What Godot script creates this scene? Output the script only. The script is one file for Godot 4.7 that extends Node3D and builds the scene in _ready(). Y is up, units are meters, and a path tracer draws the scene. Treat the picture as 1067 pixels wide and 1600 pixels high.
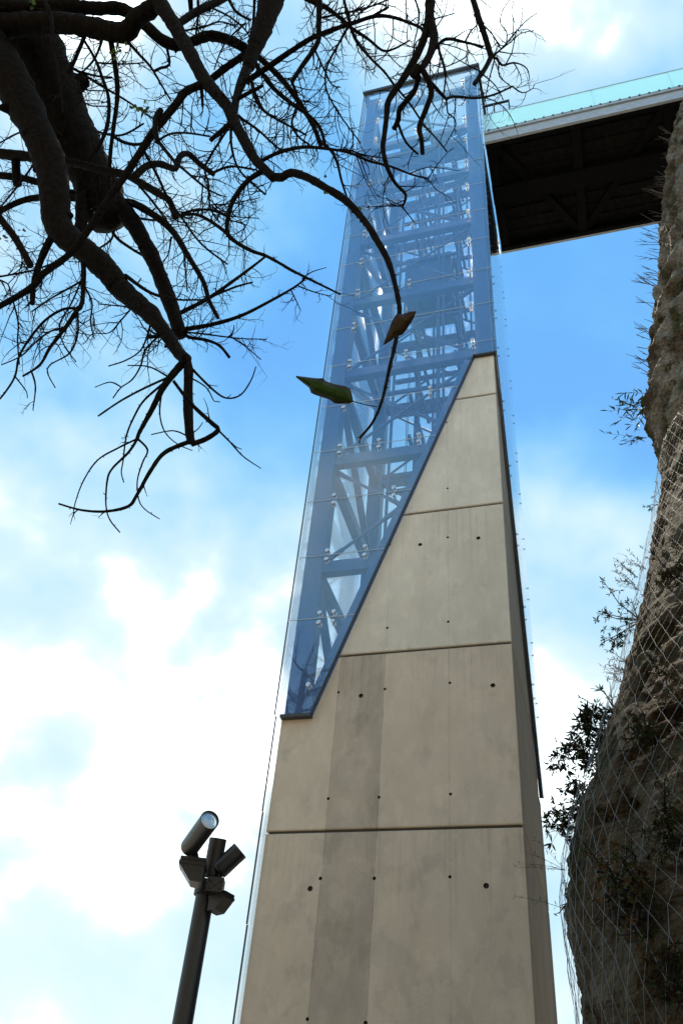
extends Node3D
# A glass and concrete lift tower with a footbridge, seen from below past a bare tree and a netted cliff.

const FOCAL := 1327.59          # photograph pixels
const EYE := Vector3(0, 1.6, 0)
const YAW := 0.3404
const PITCH := 0.7220
const ROLL := 0.1053

var eye_basis := Basis.from_euler(Vector3(PITCH, YAW, ROLL))
var mats := {}
var counts := {}
var rng := RandomNumberGenerator.new()

# ------------------------------------------------------------------ helpers
func at(px: float, py: float, deep: float) -> Vector3:
	return EYE + eye_basis * Vector3((px - 533.5) / FOCAL * deep, (800.0 - py) / FOCAL * deep, -deep)

func lin(r: float, g: float, b: float, a := 1.0) -> Color:
	var c := Color(r, g, b).linear_to_srgb()
	c.a = a
	return c

class Shape:
	var v := PackedVector3Array()
	var n := PackedVector3Array()
	var c := PackedColorArray()
	var uv := PackedVector2Array()
	var ix := PackedInt32Array()
	var tint := Color(1, 1, 1)
	var lump := 0.0
	var rough := FastNoiseLite.new()
	func put(p: Vector3, nn: Vector3) -> int:
		v.append(p); n.append(nn); c.append(tint); uv.append(Vector2(p.x + p.z, p.y))
		return v.size() - 1
	func tri(a: Vector3, b: Vector3, d: Vector3) -> void:      # counter-clockwise seen from outside
		var nn := (b - a).cross(d - a).normalized()
		var i := put(a, nn); put(b, nn); put(d, nn)
		ix.append_array([i, i + 2, i + 1])
	func quad(a: Vector3, b: Vector3, d: Vector3, e: Vector3) -> void:
		var nn := (d - a).cross(e - b).normalized()
		var i := put(a, nn); put(b, nn); put(d, nn); put(e, nn)
		ix.append_array([i, i + 2, i + 1, i, i + 3, i + 2])
	func box(mid: Vector3, size: Vector3, bs := Basis.IDENTITY) -> void:
		var x := bs.x * size.x * 0.5
		var y := bs.y * size.y * 0.5
		var z := bs.z * size.z * 0.5
		quad(mid - x - y + z, mid + x - y + z, mid + x + y + z, mid - x + y + z)
		quad(mid + x - y - z, mid - x - y - z, mid - x + y - z, mid + x + y - z)
		quad(mid + x - y + z, mid + x - y - z, mid + x + y - z, mid + x + y + z)
		quad(mid - x - y - z, mid - x - y + z, mid - x + y + z, mid - x + y - z)
		quad(mid - x + y + z, mid + x + y + z, mid + x + y - z, mid - x + y - z)
		quad(mid - x - y - z, mid + x - y - z, mid + x - y + z, mid - x - y + z)
	func bar(a: Vector3, b: Vector3, wide: float, high: float, up := Vector3.UP) -> void:
		var z := (b - a).normalized()
		var x := up.cross(z).normalized()
		box((a + b) * 0.5, Vector3(wide, high, a.distance_to(b)), Basis(x, z.cross(x), z))
	# a tube through pts, one radius each, closed with a small cap at both ends
	func tube(pts: PackedVector3Array, r: PackedFloat32Array, sides := 6, capped := true) -> void:
		var m := pts.size()
		if m < 2:
			return
		var t := (pts[1] - pts[0]).normalized()
		var side := t.cross(Vector3.UP if absf(t.y) < 0.9 else Vector3.RIGHT).normalized()
		var base := v.size()
		for i in m:
			var tt := (pts[mini(i + 1, m - 1)] - pts[maxi(i - 1, 0)]).normalized()
			if tt == Vector3.ZERO:
				tt = t
			side = (side - tt * side.dot(tt)).normalized()
			var other := tt.cross(side)
			for k in sides:
				var a := TAU * k / sides
				var nn := side * cos(a) + other * sin(a)
				var rr := r[i]
				if lump > 0.0:
					var q := pts[i] * 100.0 + nn * 100.0 * r[i]
					rr *= 1.0 + lump * (rough.get_noise_3dv(q * 4.0) + 0.6 * rough.get_noise_3dv(q * 14.0))
				put(pts[i] + nn * rr, nn)
			t = tt
		for i in m - 1:
			for k in sides:
				var a := base + i * sides + k
				var b := base + i * sides + (k + 1) % sides
				ix.append_array([a, a + sides, b, b, a + sides, b + sides])
		if capped:
			for e in 2:
				var i := 0 if e == 0 else m - 1
				var out := (pts[0] - pts[1]).normalized() if e == 0 else (pts[m - 1] - pts[m - 2]).normalized()
				var mid := put(pts[i] + out * r[i] * 0.35, out)
				for k in sides:
					var a := base + i * sides + k
					var b := base + i * sides + (k + 1) % sides
					if e == 0:
						ix.append_array([mid, a, b])
					else:
						ix.append_array([mid, b, a])
	func rod(a: Vector3, b: Vector3, ra: float, rb := -1.0, sides := 10) -> void:
		tube(PackedVector3Array([a, b]), PackedFloat32Array([ra, rb if rb >= 0.0 else ra]), sides)
	# turned shape: profile of (radius, distance along axis)
	func lathe(origin: Vector3, axis: Vector3, profile: Array, sides := 24) -> void:
		var z := axis.normalized()
		var x := z.cross(Vector3.UP if absf(z.y) < 0.9 else Vector3.RIGHT).normalized()
		var y := z.cross(x)
		for i in profile.size() - 1:
			var p: Vector2 = profile[i]
			var q: Vector2 = profile[i + 1]
			var slope := Vector2(q.y - p.y, p.x - q.x).normalized()
			var base := v.size()
			for k in sides:
				var a := TAU * k / sides
				var o := x * cos(a) + y * sin(a)
				var nn := (o * slope.x + z * slope.y).normalized()
				put(origin + o * p.x + z * p.y, nn)
				put(origin + o * q.x + z * q.y, nn)
			for k in sides:
				var a := base + 2 * k
				var b := base + 2 * ((k + 1) % sides)
				ix.append_array([a, a + 1, b, b, a + 1, b + 1])
	func mesh() -> ArrayMesh:
		var arr := []
		arr.resize(Mesh.ARRAY_MAX)
		arr[Mesh.ARRAY_VERTEX] = v
		arr[Mesh.ARRAY_NORMAL] = n
		arr[Mesh.ARRAY_COLOR] = c
		arr[Mesh.ARRAY_TEX_UV] = uv
		arr[Mesh.ARRAY_INDEX] = ix
		var m := ArrayMesh.new()
		m.add_surface_from_arrays(Mesh.PRIMITIVE_TRIANGLES, arr)
		return m

func numbered(called: String, owner_of: Node) -> String:
	var key := "%d %s" % [owner_of.get_instance_id(), called]
	var k: int = counts.get(key, 0)
	counts[key] = k + 1
	return called if k == 0 else "%s_%03d" % [called, k]

func hang(mesh: Mesh, called: String, mat: Material, parent: Node3D, where := Transform3D.IDENTITY) -> MeshInstance3D:
	var o := MeshInstance3D.new()
	o.name = numbered(called, parent)
	o.mesh = mesh
	o.material_override = mat
	o.transform = where
	parent.add_child(o, true)
	return o

func make(s: Shape, called: String, mat: Material, parent: Node3D = self) -> MeshInstance3D:
	return hang(s.mesh(), called, mat, parent)

func thing(called: String, label: String, category: String, group := "") -> Node3D:
	var o := Node3D.new()
	o.name = numbered(called, self)
	add_child(o, true)
	tag(o, label, category, group)
	return o

func tag(o: Node, label: String, category: String, group := "", kind := "") -> void:
	if label: o.set_meta("label", label)
	if category: o.set_meta("category", category)
	if group: o.set_meta("group", group)
	if kind: o.set_meta("kind", kind)

func noise_tex(freq: float, a: Color, b: Color, seed_ := 1, size := 512, octaves := 5, kind := FastNoiseLite.TYPE_SIMPLEX_SMOOTH) -> ImageTexture:
	var f := FastNoiseLite.new()
	f.seed = seed_
	f.noise_type = kind
	f.frequency = freq
	f.fractal_octaves = octaves
	var im := f.get_seamless_image(size, size)
	im.convert(Image.FORMAT_L8)
	var src := im.get_data()
	var out := PackedByteArray()
	out.resize(size * size * 3)
	for i in src.size():
		var t := src[i] / 255.0
		var c := a.lerp(b, t)
		out[i * 3] = int(c.r * 255.0)
		out[i * 3 + 1] = int(c.g * 255.0)
		out[i * 3 + 2] = int(c.b * 255.0)
	var res := Image.create_from_data(size, size, false, Image.FORMAT_RGB8, out)
	return ImageTexture.create_from_image(res)

func plain(called: String, c: Color, rough: float, metal := 0.0) -> StandardMaterial3D:
	var m := StandardMaterial3D.new()
	m.resource_name = called
	m.albedo_color = c
	m.roughness = rough
	m.metallic = metal
	mats[called] = m
	return m

func grained(m: StandardMaterial3D, scale: float, lo: float, hi: float, relief := 0.0, seed_ := 3, freq := 0.02) -> StandardMaterial3D:
	m.albedo_texture = noise_tex(freq, Color(lo, lo, lo), Color(hi, hi, hi), seed_, 256)
	m.uv1_triplanar = true
	m.uv1_world_triplanar = true
	m.uv1_scale = Vector3.ONE * scale
	if relief > 0.0:
		m.heightmap_enabled = true
		m.heightmap_texture = m.albedo_texture
		m.heightmap_scale = relief
	return m

func leaf_mat(called: String, c: Color, through: Color) -> StandardMaterial3D:
	var m := plain(called, c, 0.55)
	m.vertex_color_use_as_albedo = true
	m.backlight_enabled = true
	m.backlight = through
	return m

# ------------------------------------------------------------------ materials
func materials() -> void:
	grained(plain("bark", lin(0.019, 0.015, 0.012), 0.9), 2.0, 0.4, 1.0, 0.7, 5, 0.06)
	mats.bark.vertex_color_use_as_albedo = true
	grained(plain("twig", lin(0.015, 0.012, 0.0095), 0.9), 3.0, 0.8, 1.0, 0.0, 6)
	mats.twig.vertex_color_use_as_albedo = true
	grained(plain("steel", lin(0.017, 0.058, 0.20), 0.45), 0.8, 0.86, 1.0, 0.0, 8)
	grained(plain("bright_steel", lin(0.62, 0.63, 0.64), 0.28, 1.0), 2.0, 0.9, 1.0, 0.0, 9)
	plain("pane_edge", lin(0.34, 0.42, 0.46), 0.6)  # pale colour holds the light caught along the pane edges
	plain("dark_frame", lin(0.025, 0.03, 0.03), 0.5)
	grained(plain("edge_metal", lin(0.40, 0.43, 0.45), 0.45, 0.2), 0.6, 0.85, 1.0, 0.0, 10)
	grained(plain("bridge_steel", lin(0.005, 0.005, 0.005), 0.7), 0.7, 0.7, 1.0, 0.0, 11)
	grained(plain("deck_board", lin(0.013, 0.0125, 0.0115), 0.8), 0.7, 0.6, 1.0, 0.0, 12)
	grained(plain("lamp_black", lin(0.012, 0.011, 0.011), 0.4), 6.0, 0.8, 1.0, 0.0, 13)
	grained(plain("pole_paint", lin(0.012, 0.013, 0.014), 0.45), 3.0, 0.75, 1.0, 0.02, 14)
	grained(plain("added_hillside", lin(0.46, 0.41, 0.33), 0.95), 0.2, 0.6, 1.0, 0.0, 17)
	plain("lens", lin(0.35, 0.4, 0.45), 0.05, 0.6)
	grained(plain("car_panel", lin(0.035, 0.07, 0.15), 0.35), 0.7, 0.9, 1.0, 0.0, 15)
	grained(plain("soil", lin(0.44, 0.40, 0.33), 0.95), 0.35, 0.6, 1.0, 2.0, 16)
	var g := plain("glass", Color(0.6, 0.8, 0.95, 0.018), 0.01)
	g.transparency = BaseMaterial3D.TRANSPARENCY_ALPHA
	g.metallic_specular = 0.5
	var mint := plain("mint_glass", lin(0.66, 0.84, 0.86), 0.22)
	mint.backlight_enabled = true
	mint.backlight = Color(0.76, 0.95, 0.98)
	plain("wire", lin(0.13, 0.13, 0.125), 0.5, 0.4)
	leaf_mat("leaf", Color.WHITE, Color(0.16, 0.22, 0.07))
	leaf_mat("grass_blade", Color.WHITE, Color(0.3, 0.4, 0.15))
	var rock := plain("rock", Color.WHITE, 0.95)
	rock.vertex_color_use_as_albedo = true
	rock.albedo_texture = noise_tex(0.025, Color(0.62, 0.6, 0.58), Color(1, 1, 1), 21, 512, 6)
	rock.uv1_triplanar = true
	rock.uv1_world_triplanar = true
	rock.uv1_scale = Vector3.ONE * 0.9
	rock.heightmap_enabled = true
	rock.heightmap_texture = noise_tex(0.03, Color.BLACK, Color.WHITE, 22, 512, 6)
	rock.heightmap_scale = 12.0
	var core := plain("joint_filler", lin(0.07, 0.058, 0.044), 0.95)
	core.roughness = 0.95
	plain("hole", lin(0.05, 0.043, 0.035), 0.95)
	for k in ["bark", "twig", "bridge_steel", "deck_board", "rock", "leaf", "grass_blade"]: mats[k].metallic_specular = 0.2
	concrete_material()

# Cast concrete: pour strips between the form joints, blotches, water marks, pin holes and a rust run, all in face coordinates.
func concrete_material() -> void:
	var w := 512
	var h := 2048
	var a := FastNoiseLite.new(); a.seed = 31; a.frequency = 0.006; a.fractal_octaves = 5
	var b := FastNoiseLite.new(); b.seed = 32; b.frequency = 0.03; b.fractal_octaves = 4
	var d := FastNoiseLite.new(); d.seed = 33; d.frequency = 0.22; d.fractal_octaves = 2
	var e := FastNoiseLite.new(); e.seed = 34; e.frequency = 0.012; e.fractal_octaves = 3
	var out := PackedByteArray()
	out.resize(w * h * 3)
	var bump := PackedByteArray()
	bump.resize(w * h)
	# one tile = 5.1 m by 24 m
	var seams := [-5.14, -4.12, -2.73]
	for j in h:
		var y := 24.0 * (1.0 - (j + 0.5) / h)
		var storey := int(floor((y - 3.8) / 3.98))
		for i in w:
			var x := -6.45 + 5.1 * (i + 0.5) / w
			var wob := 0.03 * e.get_noise_2d(i * 1.0, j * 0.6)
			var strip := 0
			for s in seams:
				if x + wob > s: strip += 1
			var t := 1.0 + 0.13 * a.get_noise_2d(i * 1.1, j * 0.7) + 0.05 * b.get_noise_2d(i * 1.5, j * 0.8)
			t += 0.045 * d.get_noise_2d(i, j)
			# each pour has its own tone
			var tone: float = [0.0, -0.02, 0.01, -0.015, 0.015, 0.0, 0.0, 0.0][(strip * 3 + storey * 5 + 16) % 8]
			if strip == 1 and storey <= 1: tone = -0.23 + 0.07 * a.get_noise_2d(i * 2.0, j * 0.3)
			t += tone
			# damp patches with a ragged outline low on the face
			var damp := a.get_noise_2d(i * 1.3 + 900.0, j * 1.3 + 300.0) + 0.35 * b.get_noise_2d(i, j) - 0.10 - 0.05 * clampf(y - 6.0, 0.0, 6.0)
			t -= 0.09 * smoothstep(-0.05, 0.22, damp)
			# rain marks running down from the joints and the holes, broken up by the grain
			var below := fposmod(11.74 - y, 3.97)
			var streak := e.get_noise_2d(i * 7.0 + storey * 400.0, j * 0.05) + 0.3 * b.get_noise_2d(i * 4.0, j * 0.5)
			t -= 0.10 * smoothstep(0.18, 0.5, streak) * smoothstep(2.6 + 1.2 * a.get_noise_2d(i * 9.0, 7.0), 0.1, below)
			# rubbed, paler patches
			t += 0.06 * smoothstep(0.15, 0.4, e.get_noise_2d(i * 1.7 + 300.0, j * 1.2 + 90.0))
			# seam lines
			for s in seams:
				var gap: float = absf(x + wob * 0.4 - s)
				if gap < 0.012: t -= 0.10 + 0.08 * e.get_noise_2d(j * 0.8, s * 50.0)
			var warm := 0.5 + 0.5 * e.get_noise_2d(i * 0.9 + 77.0, j * 0.7)
			# each pour has its own shade, lower ones browner; light fading downwards painted in
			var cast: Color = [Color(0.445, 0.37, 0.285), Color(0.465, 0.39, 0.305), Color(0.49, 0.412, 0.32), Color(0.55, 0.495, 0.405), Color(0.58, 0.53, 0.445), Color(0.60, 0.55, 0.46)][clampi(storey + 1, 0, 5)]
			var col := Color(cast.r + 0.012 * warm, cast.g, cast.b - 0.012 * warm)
			# pin holes
			if d.get_noise_2d(i * 3.1 + 50.0, j * 3.1) > 0.62 and b.get_noise_2d(i * 0.7, j * 0.7 + 500.0) > 0.1: t *= 0.72
			# rust run under the ledge at the top
			if y > 20.2 and y < 21.5:
				var run := e.get_noise_2d(i * 4.0 + 20.0, 5.0 + j * 0.15)
				if run > 0.12 - 0.1 * (y - 20.2): col = col.lerp(Color(0.40, 0.27, 0.14), 0.16 * smoothstep(0.0, 0.25, run))
			col = Color(col.r * t, col.g * t, col.b * t).linear_to_srgb()
			var q := (j * w + i) * 3
			out[q] = int(clampf(col.r, 0, 1) * 255.0)
			out[q + 1] = int(clampf(col.g, 0, 1) * 255.0)
			out[q + 2] = int(clampf(col.b, 0, 1) * 255.0)
			bump[j * w + i] = int(clampf(0.5 + 0.25 * b.get_noise_2d(i * 2.0, j * 2.0) + 0.2 * d.get_noise_2d(i, j), 0, 1) * 255.0)
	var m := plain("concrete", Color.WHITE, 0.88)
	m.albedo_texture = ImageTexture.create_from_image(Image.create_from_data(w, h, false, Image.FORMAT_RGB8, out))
	m.heightmap_enabled = true
	m.heightmap_texture = ImageTexture.create_from_image(Image.create_from_data(w, h, false, Image.FORMAT_L8, bump))
	m.heightmap_scale = 0.5

# ------------------------------------------------------------------ sky
# Cloud cover seen from the path: photograph pixel and share of cloud there; beyond the picture the same kind of sky goes on from noise.
var cloud_map := [[100, 40, .75], [300, 30, .65], [500, 40, .75], [650, 40, .95], [850, 40, .95], [960, 40, .75], [1060, 30, .05], [1000, 110, .15], [900, 100, .7], [130, 200, .75], [300, 200, .4], [420, 200, .55], [520, 180, .65], [700, 200, .5], [60, 330, .6], [250, 330, .3], [450, 330, .12], [650, 330, .1], [900, 330, .02], [1000, 400, 0.0],
	[50, 450, .3], [250, 470, .12], [450, 470, .2], [650, 480, .05], [820, 450, .3], [900, 520, .05], [100, 600, .05], [300, 600, .05], [450, 600, .05], [650, 600, .05], [900, 620, .02], [10, 720, .85], [110, 690, .15], [300, 690, .12], [450, 700, .05], [650, 750, .1], [850, 720, .35], [960, 720, .05],
	[40, 820, .8], [150, 790, .42], [290, 780, .32], [430, 790, .15], [650, 850, .4], [850, 820, .8], [930, 830, .65], [25, 900, .4], [150, 890, .75], [300, 900, .62], [420, 890, .35], [870, 900, .65], [940, 920, .3], [40, 1000, .8], [200, 1000, .85], [400, 1000, .78], [850, 980, .45], [950, 1000, .45], [650, 1000, .7], [880, 1060, 1.0], [950, 1060, 1.0],
	[40, 1120, .8], [250, 1120, .92], [400, 1120, .8], [650, 1150, .8], [900, 1160, 1.0], [20, 1240, .35], [150, 1250, .6], [330, 1240, .78], [870, 1250, .8], [50, 1340, .5], [200, 1350, .75], [350, 1360, .7], [650, 1350, .7], [30, 1440, .85], [130, 1440, .95], [280, 1450, .55], [870, 1400, .6], [60, 1550, .65], [200, 1560, .8], [330, 1550, .75], [870, 1550, .85]]

func sky_panorama() -> ImageTexture:
	var w := 2048
	var h := 1024
	var big := FastNoiseLite.new(); big.seed = 67; big.frequency = 1.3; big.fractal_octaves = 6; big.fractal_gain = 0.5
	var fine := FastNoiseLite.new(); fine.seed = 19; fine.frequency = 3.6; fine.fractal_octaves = 6; fine.fractal_gain = 0.5
	var marks := []
	for q in cloud_map:
		marks.append([(at(q[0], q[1], 1.0) - EYE).normalized(), q[2]])
	var ahead := -eye_basis.z
	var out := PackedFloat32Array()
	out.resize(w * h * 3)
	for j in h:
		var up := PI * (0.5 - (j + 0.5) / h)
		for i in w:
			var round_ := TAU * (i + 0.5) / w
			var q := (j * w + i) * 3
			if up < -0.06:
				out[q] = 0.28; out[q + 1] = 0.26; out[q + 2] = 0.22
				continue
			var ce := cos(up)
			var dir := Vector3(sin(round_) * ce, sin(up), -cos(round_) * ce)
			var el := maxf(sin(up), 0.0)
			var haze := exp(-pow(el * 2.5, 1.6))
			var n := big.get_noise_3dv(dir)
			var d := fine.get_noise_3d(dir.x, dir.y * 1.3, dir.z)
			var cover := clampf(0.46 + 1.8 * n + 0.15 * haze, 0.0, 1.0)
			var facing := dir.dot(ahead)
			if facing > 0.72:
				var sum := 0.0
				var weight := 0.0
				for m in marks:
					var md: Vector3 = m[0]
					var gap := dir.distance_squared_to(md) * 110.0
					if gap < 9.0:
						var e := exp(-gap)
						sum += e * m[1]
						weight += e
				if weight > 0.0:
					var trust := weight / (weight + 0.06)
					cover = lerpf(cover, clampf(sum / weight + 0.35 * n, 0.0, 1.0), trust)
			cover = clampf(cover + 0.62 * d * (0.3 + 0.7 * sin(PI * clampf(cover, 0.0, 1.0))), 0.0, 1.0)
			var r := lerpf(0.100, 0.46, haze)
			var g := lerpf(0.315, 0.655, haze)
			var b := lerpf(0.68, 0.73, haze)
			var shine := 0.745 + 1.5 * pow(smoothstep(0.72, 1.0, cover), 2.0)
			cover = pow(cover, 1.5)
			out[q] = lerpf(r, 0.92 * shine, pow(cover, 1.08))
			out[q + 1] = lerpf(g, 1.0 * shine, pow(cover, 0.74))
			out[q + 2] = lerpf(b, 1.03 * shine, cover)
	return ImageTexture.create_from_image(Image.create_from_data(w, h, false, Image.FORMAT_RGBF, out.to_byte_array()))

# ------------------------------------------------------------------ the tower
const Z0 := -15.52              # front face of the concrete
const XL := -6.36
const XR := -1.38
const GZ := -15.39              # front glass
const GL := -6.47
const GR := -1.27
const BACK := 5.3               # depth of the tower
const TOP := 41.9
const ROW := 1.868
const ROW0 := 12.74
const LOW := 10.29

func slope_x(y: float) -> float:            # the slanting edge of the concrete, front
	return -5.67 + (y - LOW) * 3.74 / 11.23

func slope_d(y: float) -> float:            # the same on the right side, as depth behind the front face
	return (21.52 - y) * 4.5 / 11.2

func concrete_uv(s: Shape) -> Shape:
	for i in s.v.size():
		var p := s.v[i]
		var u := (p.x + 6.45) / 5.1 if absf(s.n[i].x) < 0.75 else (Z0 - p.z) / 5.1 + 0.43
		s.uv[i] = Vector2(u, 1.0 - p.y / 24.0)
	return s

# A slab whose outline lies in a plane: outline points are (a, y); frame gives the 3D place of a, y and depth.
func slab(outline: PackedVector2Array, origin: Vector3, along: Vector3, outward: Vector3, thick: float, chamfer: float, holes := []) -> Shape:
	var s := Shape.new()
	var m := outline.size()
	var inner := PackedVector2Array()
	for i in m:
		var p := outline[i]
		var e0 := (p - outline[(i + m - 1) % m]).normalized()
		var e1 := (outline[(i + 1) % m] - p).normalized()
		var n0 := Vector2(-e0.y, e0.x)
		var n1 := Vector2(-e1.y, e1.x)
		inner.append(p + (n0 + n1) * (chamfer / (1.0 + n0.dot(n1))))
	var put := func(p: Vector2, deep: float) -> Vector3: return origin + along * p.x + Vector3.UP * p.y - outward * deep
	var pieces := [inner]
	for hole in holes:
		var round_ := PackedVector2Array()
		for k in 12:
			round_.append(Vector2(hole[0], hole[1]) + Vector2.from_angle(TAU * k / 12.0) * hole[2])
		var next := []
		for piece in pieces:
			for half in 2:
				var x0: float = hole[0] - 50.0 if half == 0 else hole[0]
				var cut := PackedVector2Array([Vector2(x0, -50), Vector2(x0 + 50, -50), Vector2(x0 + 50, 100), Vector2(x0, 100)])
				for part in Geometry2D.intersect_polygons(piece, cut):
					next.append_array(Geometry2D.clip_polygons(part, round_))
		pieces = next
	for piece in pieces:
		var ids := Geometry2D.triangulate_polygon(piece)
		for k in range(0, ids.size(), 3):
			var a: Vector2 = piece[ids[k]]
			var b: Vector2 = piece[ids[k + 1]]
			var c: Vector2 = piece[ids[k + 2]]
			if (b - a).cross(c - a) < 0.0:
				var t := b
				b = c
				c = t
			if along.cross(Vector3.UP).dot(outward) > 0.0:
				s.tri(put.call(a, 0.0), put.call(b, 0.0), put.call(c, 0.0))
			else:
				s.tri(put.call(a, 0.0), put.call(c, 0.0), put.call(b, 0.0))
	var flip := along.cross(Vector3.UP).dot(outward) < 0.0
	for i in m:
		var j := (i + 1) % m
		var rims := [[inner[i], inner[j], 0.0, outline[i], outline[j], chamfer], [outline[i], outline[j], chamfer, outline[i], outline[j], thick]]
		for r in rims:
			var a: Vector3 = put.call(r[3], r[5])
			var b: Vector3 = put.call(r[4], r[5])
			var c: Vector3 = put.call(r[1], r[2])
			var d: Vector3 = put.call(r[0], r[2])
			if flip: s.quad(b, a, d, c)
			else: s.quad(a, b, c, d)
	return s

func hole_cup(mid: Vector3, r: float, parent: Node3D) -> void:
	var s := Shape.new()
	var base := s.v.size()
	for k in 12:
		var o := Vector3(cos(TAU * k / 12.0), sin(TAU * k / 12.0), 0)
		s.put(mid + o * r, -o)
		s.put(mid + o * r - Vector3(0, 0, 0.05), -o)
	for k in 12:
		var a := base + 2 * k
		var b := base + 2 * ((k + 1) % 12)
		s.ix.append_array([a, b, a + 1, b, b + 1, a + 1])
	var mm := s.put(mid - Vector3(0, 0, 0.05), Vector3.BACK)
	for k in 12:
		s.tri(mid + Vector3(cos(TAU * k / 12.0) * r, sin(TAU * k / 12.0) * r, -0.05), mid + Vector3(cos(TAU * (k + 1) / 12.0) * r, sin(TAU * (k + 1) / 12.0) * r, -0.05), s.v[mm])
	make(s, "tie_hole", mats.hole, parent)

func tower() -> void:
	var t := thing("lift_tower", "tall lift tower of tan concrete slabs below and blue steel behind glass above", "tower")
	# ---- concrete slabs of the front
	var holes := [[-2.76, 18.93, .028], [-2.74, 16.46, .028], [-2.74, 14.84, .03], [-2.74, 12.4, .03], [-4.16, 14.82, .03], [-4.12, 12.38, .03], [-2.71, 10.86, .03], [-4.1, 10.82, .03], [-5.13, 10.82, .03],
		[-2.71, 8.45, .03], [-4.11, 8.44, .03], [-5.14, 8.45, .03], [-2.73, 6.92, .03], [-4.12, 6.91, .034], [-5.15, 6.92, .034], [-5.15, 4.63, .03], [-4.14, 4.6, .034],
		[-3.41, 14.71, .05], [-2.01, 14.71, .05], [-4.62, 10.7, .05], [-1.82, 10.73, .05], [-5.33, 6.74, .05], [-2.09, 6.76, .05]]
	var cuts := [-0.2, 3.8, 7.81, 11.74, 15.75, 19.82, 21.52]
	var gap := 0.03
	for k in 6:
		var y0: float = cuts[k] + gap
		var y1: float = cuts[k + 1] - (gap if k < 5 else 0.0)
		var o := PackedVector2Array([Vector2(XL, y0), Vector2(XR, y0), Vector2(XR, y1)])
		if k < 2:
			o.append(Vector2(XL, y1))
		elif k == 2:
			o.append_array([Vector2(slope_x(y1), y1), Vector2(-5.67, LOW), Vector2(XL, LOW)])
		else:
			o[0].x = slope_x(y0)
			o.append(Vector2(slope_x(y1), y1))
		var mine := holes.filter(func(q): return q[1] > y0 and q[1] < y1)
		var s := slab(o, Vector3(0, 0, Z0), Vector3.RIGHT, Vector3.BACK, 0.42, 0.018, mine)
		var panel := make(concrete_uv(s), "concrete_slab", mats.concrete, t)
		for q in mine:
			hole_cup(Vector3(q[0], q[1], Z0), q[2], panel)
		# right side
		var d1 := minf(4.5, slope_d(y1))
		var d0 := minf(4.5, slope_d(y0))
		if d0 > 0.5:
			var side := PackedVector2Array([Vector2(0.42, y0 + 0.02), Vector2(d0, y0 + 0.02), Vector2(maxf(d1, 0.43), y1 - 0.02), Vector2(0.42, y1 - 0.02)])
			if d0 >= 4.5 and d1 < 4.5:
				side = PackedVector2Array([Vector2(0.42, y0 + 0.02), Vector2(4.5, y0 + 0.02), Vector2(4.5, 21.52 - 11.2), Vector2(d1, y1 - 0.02), Vector2(0.42, y1 - 0.02)])
			var ss := slab(side, Vector3(XR, 0, Z0), Vector3.FORWARD, Vector3.RIGHT, 0.4, 0.0005)
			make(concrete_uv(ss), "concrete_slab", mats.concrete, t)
		if k < 3:
			var top := minf(y1, LOW)
			var left := PackedVector2Array([Vector2(0.42, y0), Vector2(4.5, y0), Vector2(4.5, top), Vector2(0.42, top)])
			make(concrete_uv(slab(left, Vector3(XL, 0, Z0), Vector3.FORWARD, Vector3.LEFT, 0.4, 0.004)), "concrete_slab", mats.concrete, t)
			var rear := PackedVector2Array([Vector2(XL, y0), Vector2(XR, y0), Vector2(XR, top), Vector2(XL, top)])
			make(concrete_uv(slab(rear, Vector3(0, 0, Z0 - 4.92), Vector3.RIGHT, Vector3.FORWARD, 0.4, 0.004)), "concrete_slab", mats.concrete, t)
	# the set-back core seen in the open joints
	var core: Shape
	for y in [3.8, 7.81]:
		core = Shape.new()
		core.box(Vector3((XL + XR) * 0.5, y, Z0 - 0.235), Vector3(XR - XL - 0.1, 0.2, 0.35))
		make(core, "joint_filler", mats.joint_filler, t)
	for y in [11.74, 15.75, 19.82]:
		var x0 := slope_x(y) + 0.12
		core = Shape.new()
		core.box(Vector3((x0 + XR - 0.05) * 0.5, y, Z0 - 0.235), Vector3(XR - 0.05 - x0, 0.12, 0.35))
		make(core, "joint_filler", mats.joint_filler, t)
	for y in [3.8, 7.81, 11.74, 15.75]:
		var dd := minf(4.5, slope_d(y)) - 0.1
		core = Shape.new()
		core.box(Vector3(XR - 0.25, y, Z0 - 0.42 - (dd - 0.42) * 0.5), Vector3(0.27, 0.16, dd - 0.42))
		make(core, "joint_filler", mats.joint_filler, t)

	# ---- steel frame
	var cl := -6.1
	var cr := -1.66
	var zf := Z0 - 0.26
	var zb := Z0 - 5.0
	for q in [[cl, zf, LOW], [cr, zf, 21.54], [cl, zb, 0.0], [cr, zb, 0.0]]:
		var s := Shape.new()
		s.box(Vector3(q[0], (q[2] + TOP - 0.3) * 0.5, q[1]), Vector3(0.46, TOP - 0.3 - q[2], 0.42))
		make(s, "column", mats.steel, t)
	# the raking beam on the concrete slope
	var rake := Shape.new()
	var up := Vector3(-11.23, 3.74, 0).normalized()
	rake.bar(Vector3(slope_x(LOW), LOW, zf) + up * 0.16, Vector3(slope_x(21.5), 21.5, zf) + up * 0.16, 0.36, 0.30, up)
	make(rake, "raking_beam", mats.steel, t)
	var levels := []
	for k in 8: levels.append(ROW0 + ROW * (1 + 2 * k))
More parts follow.
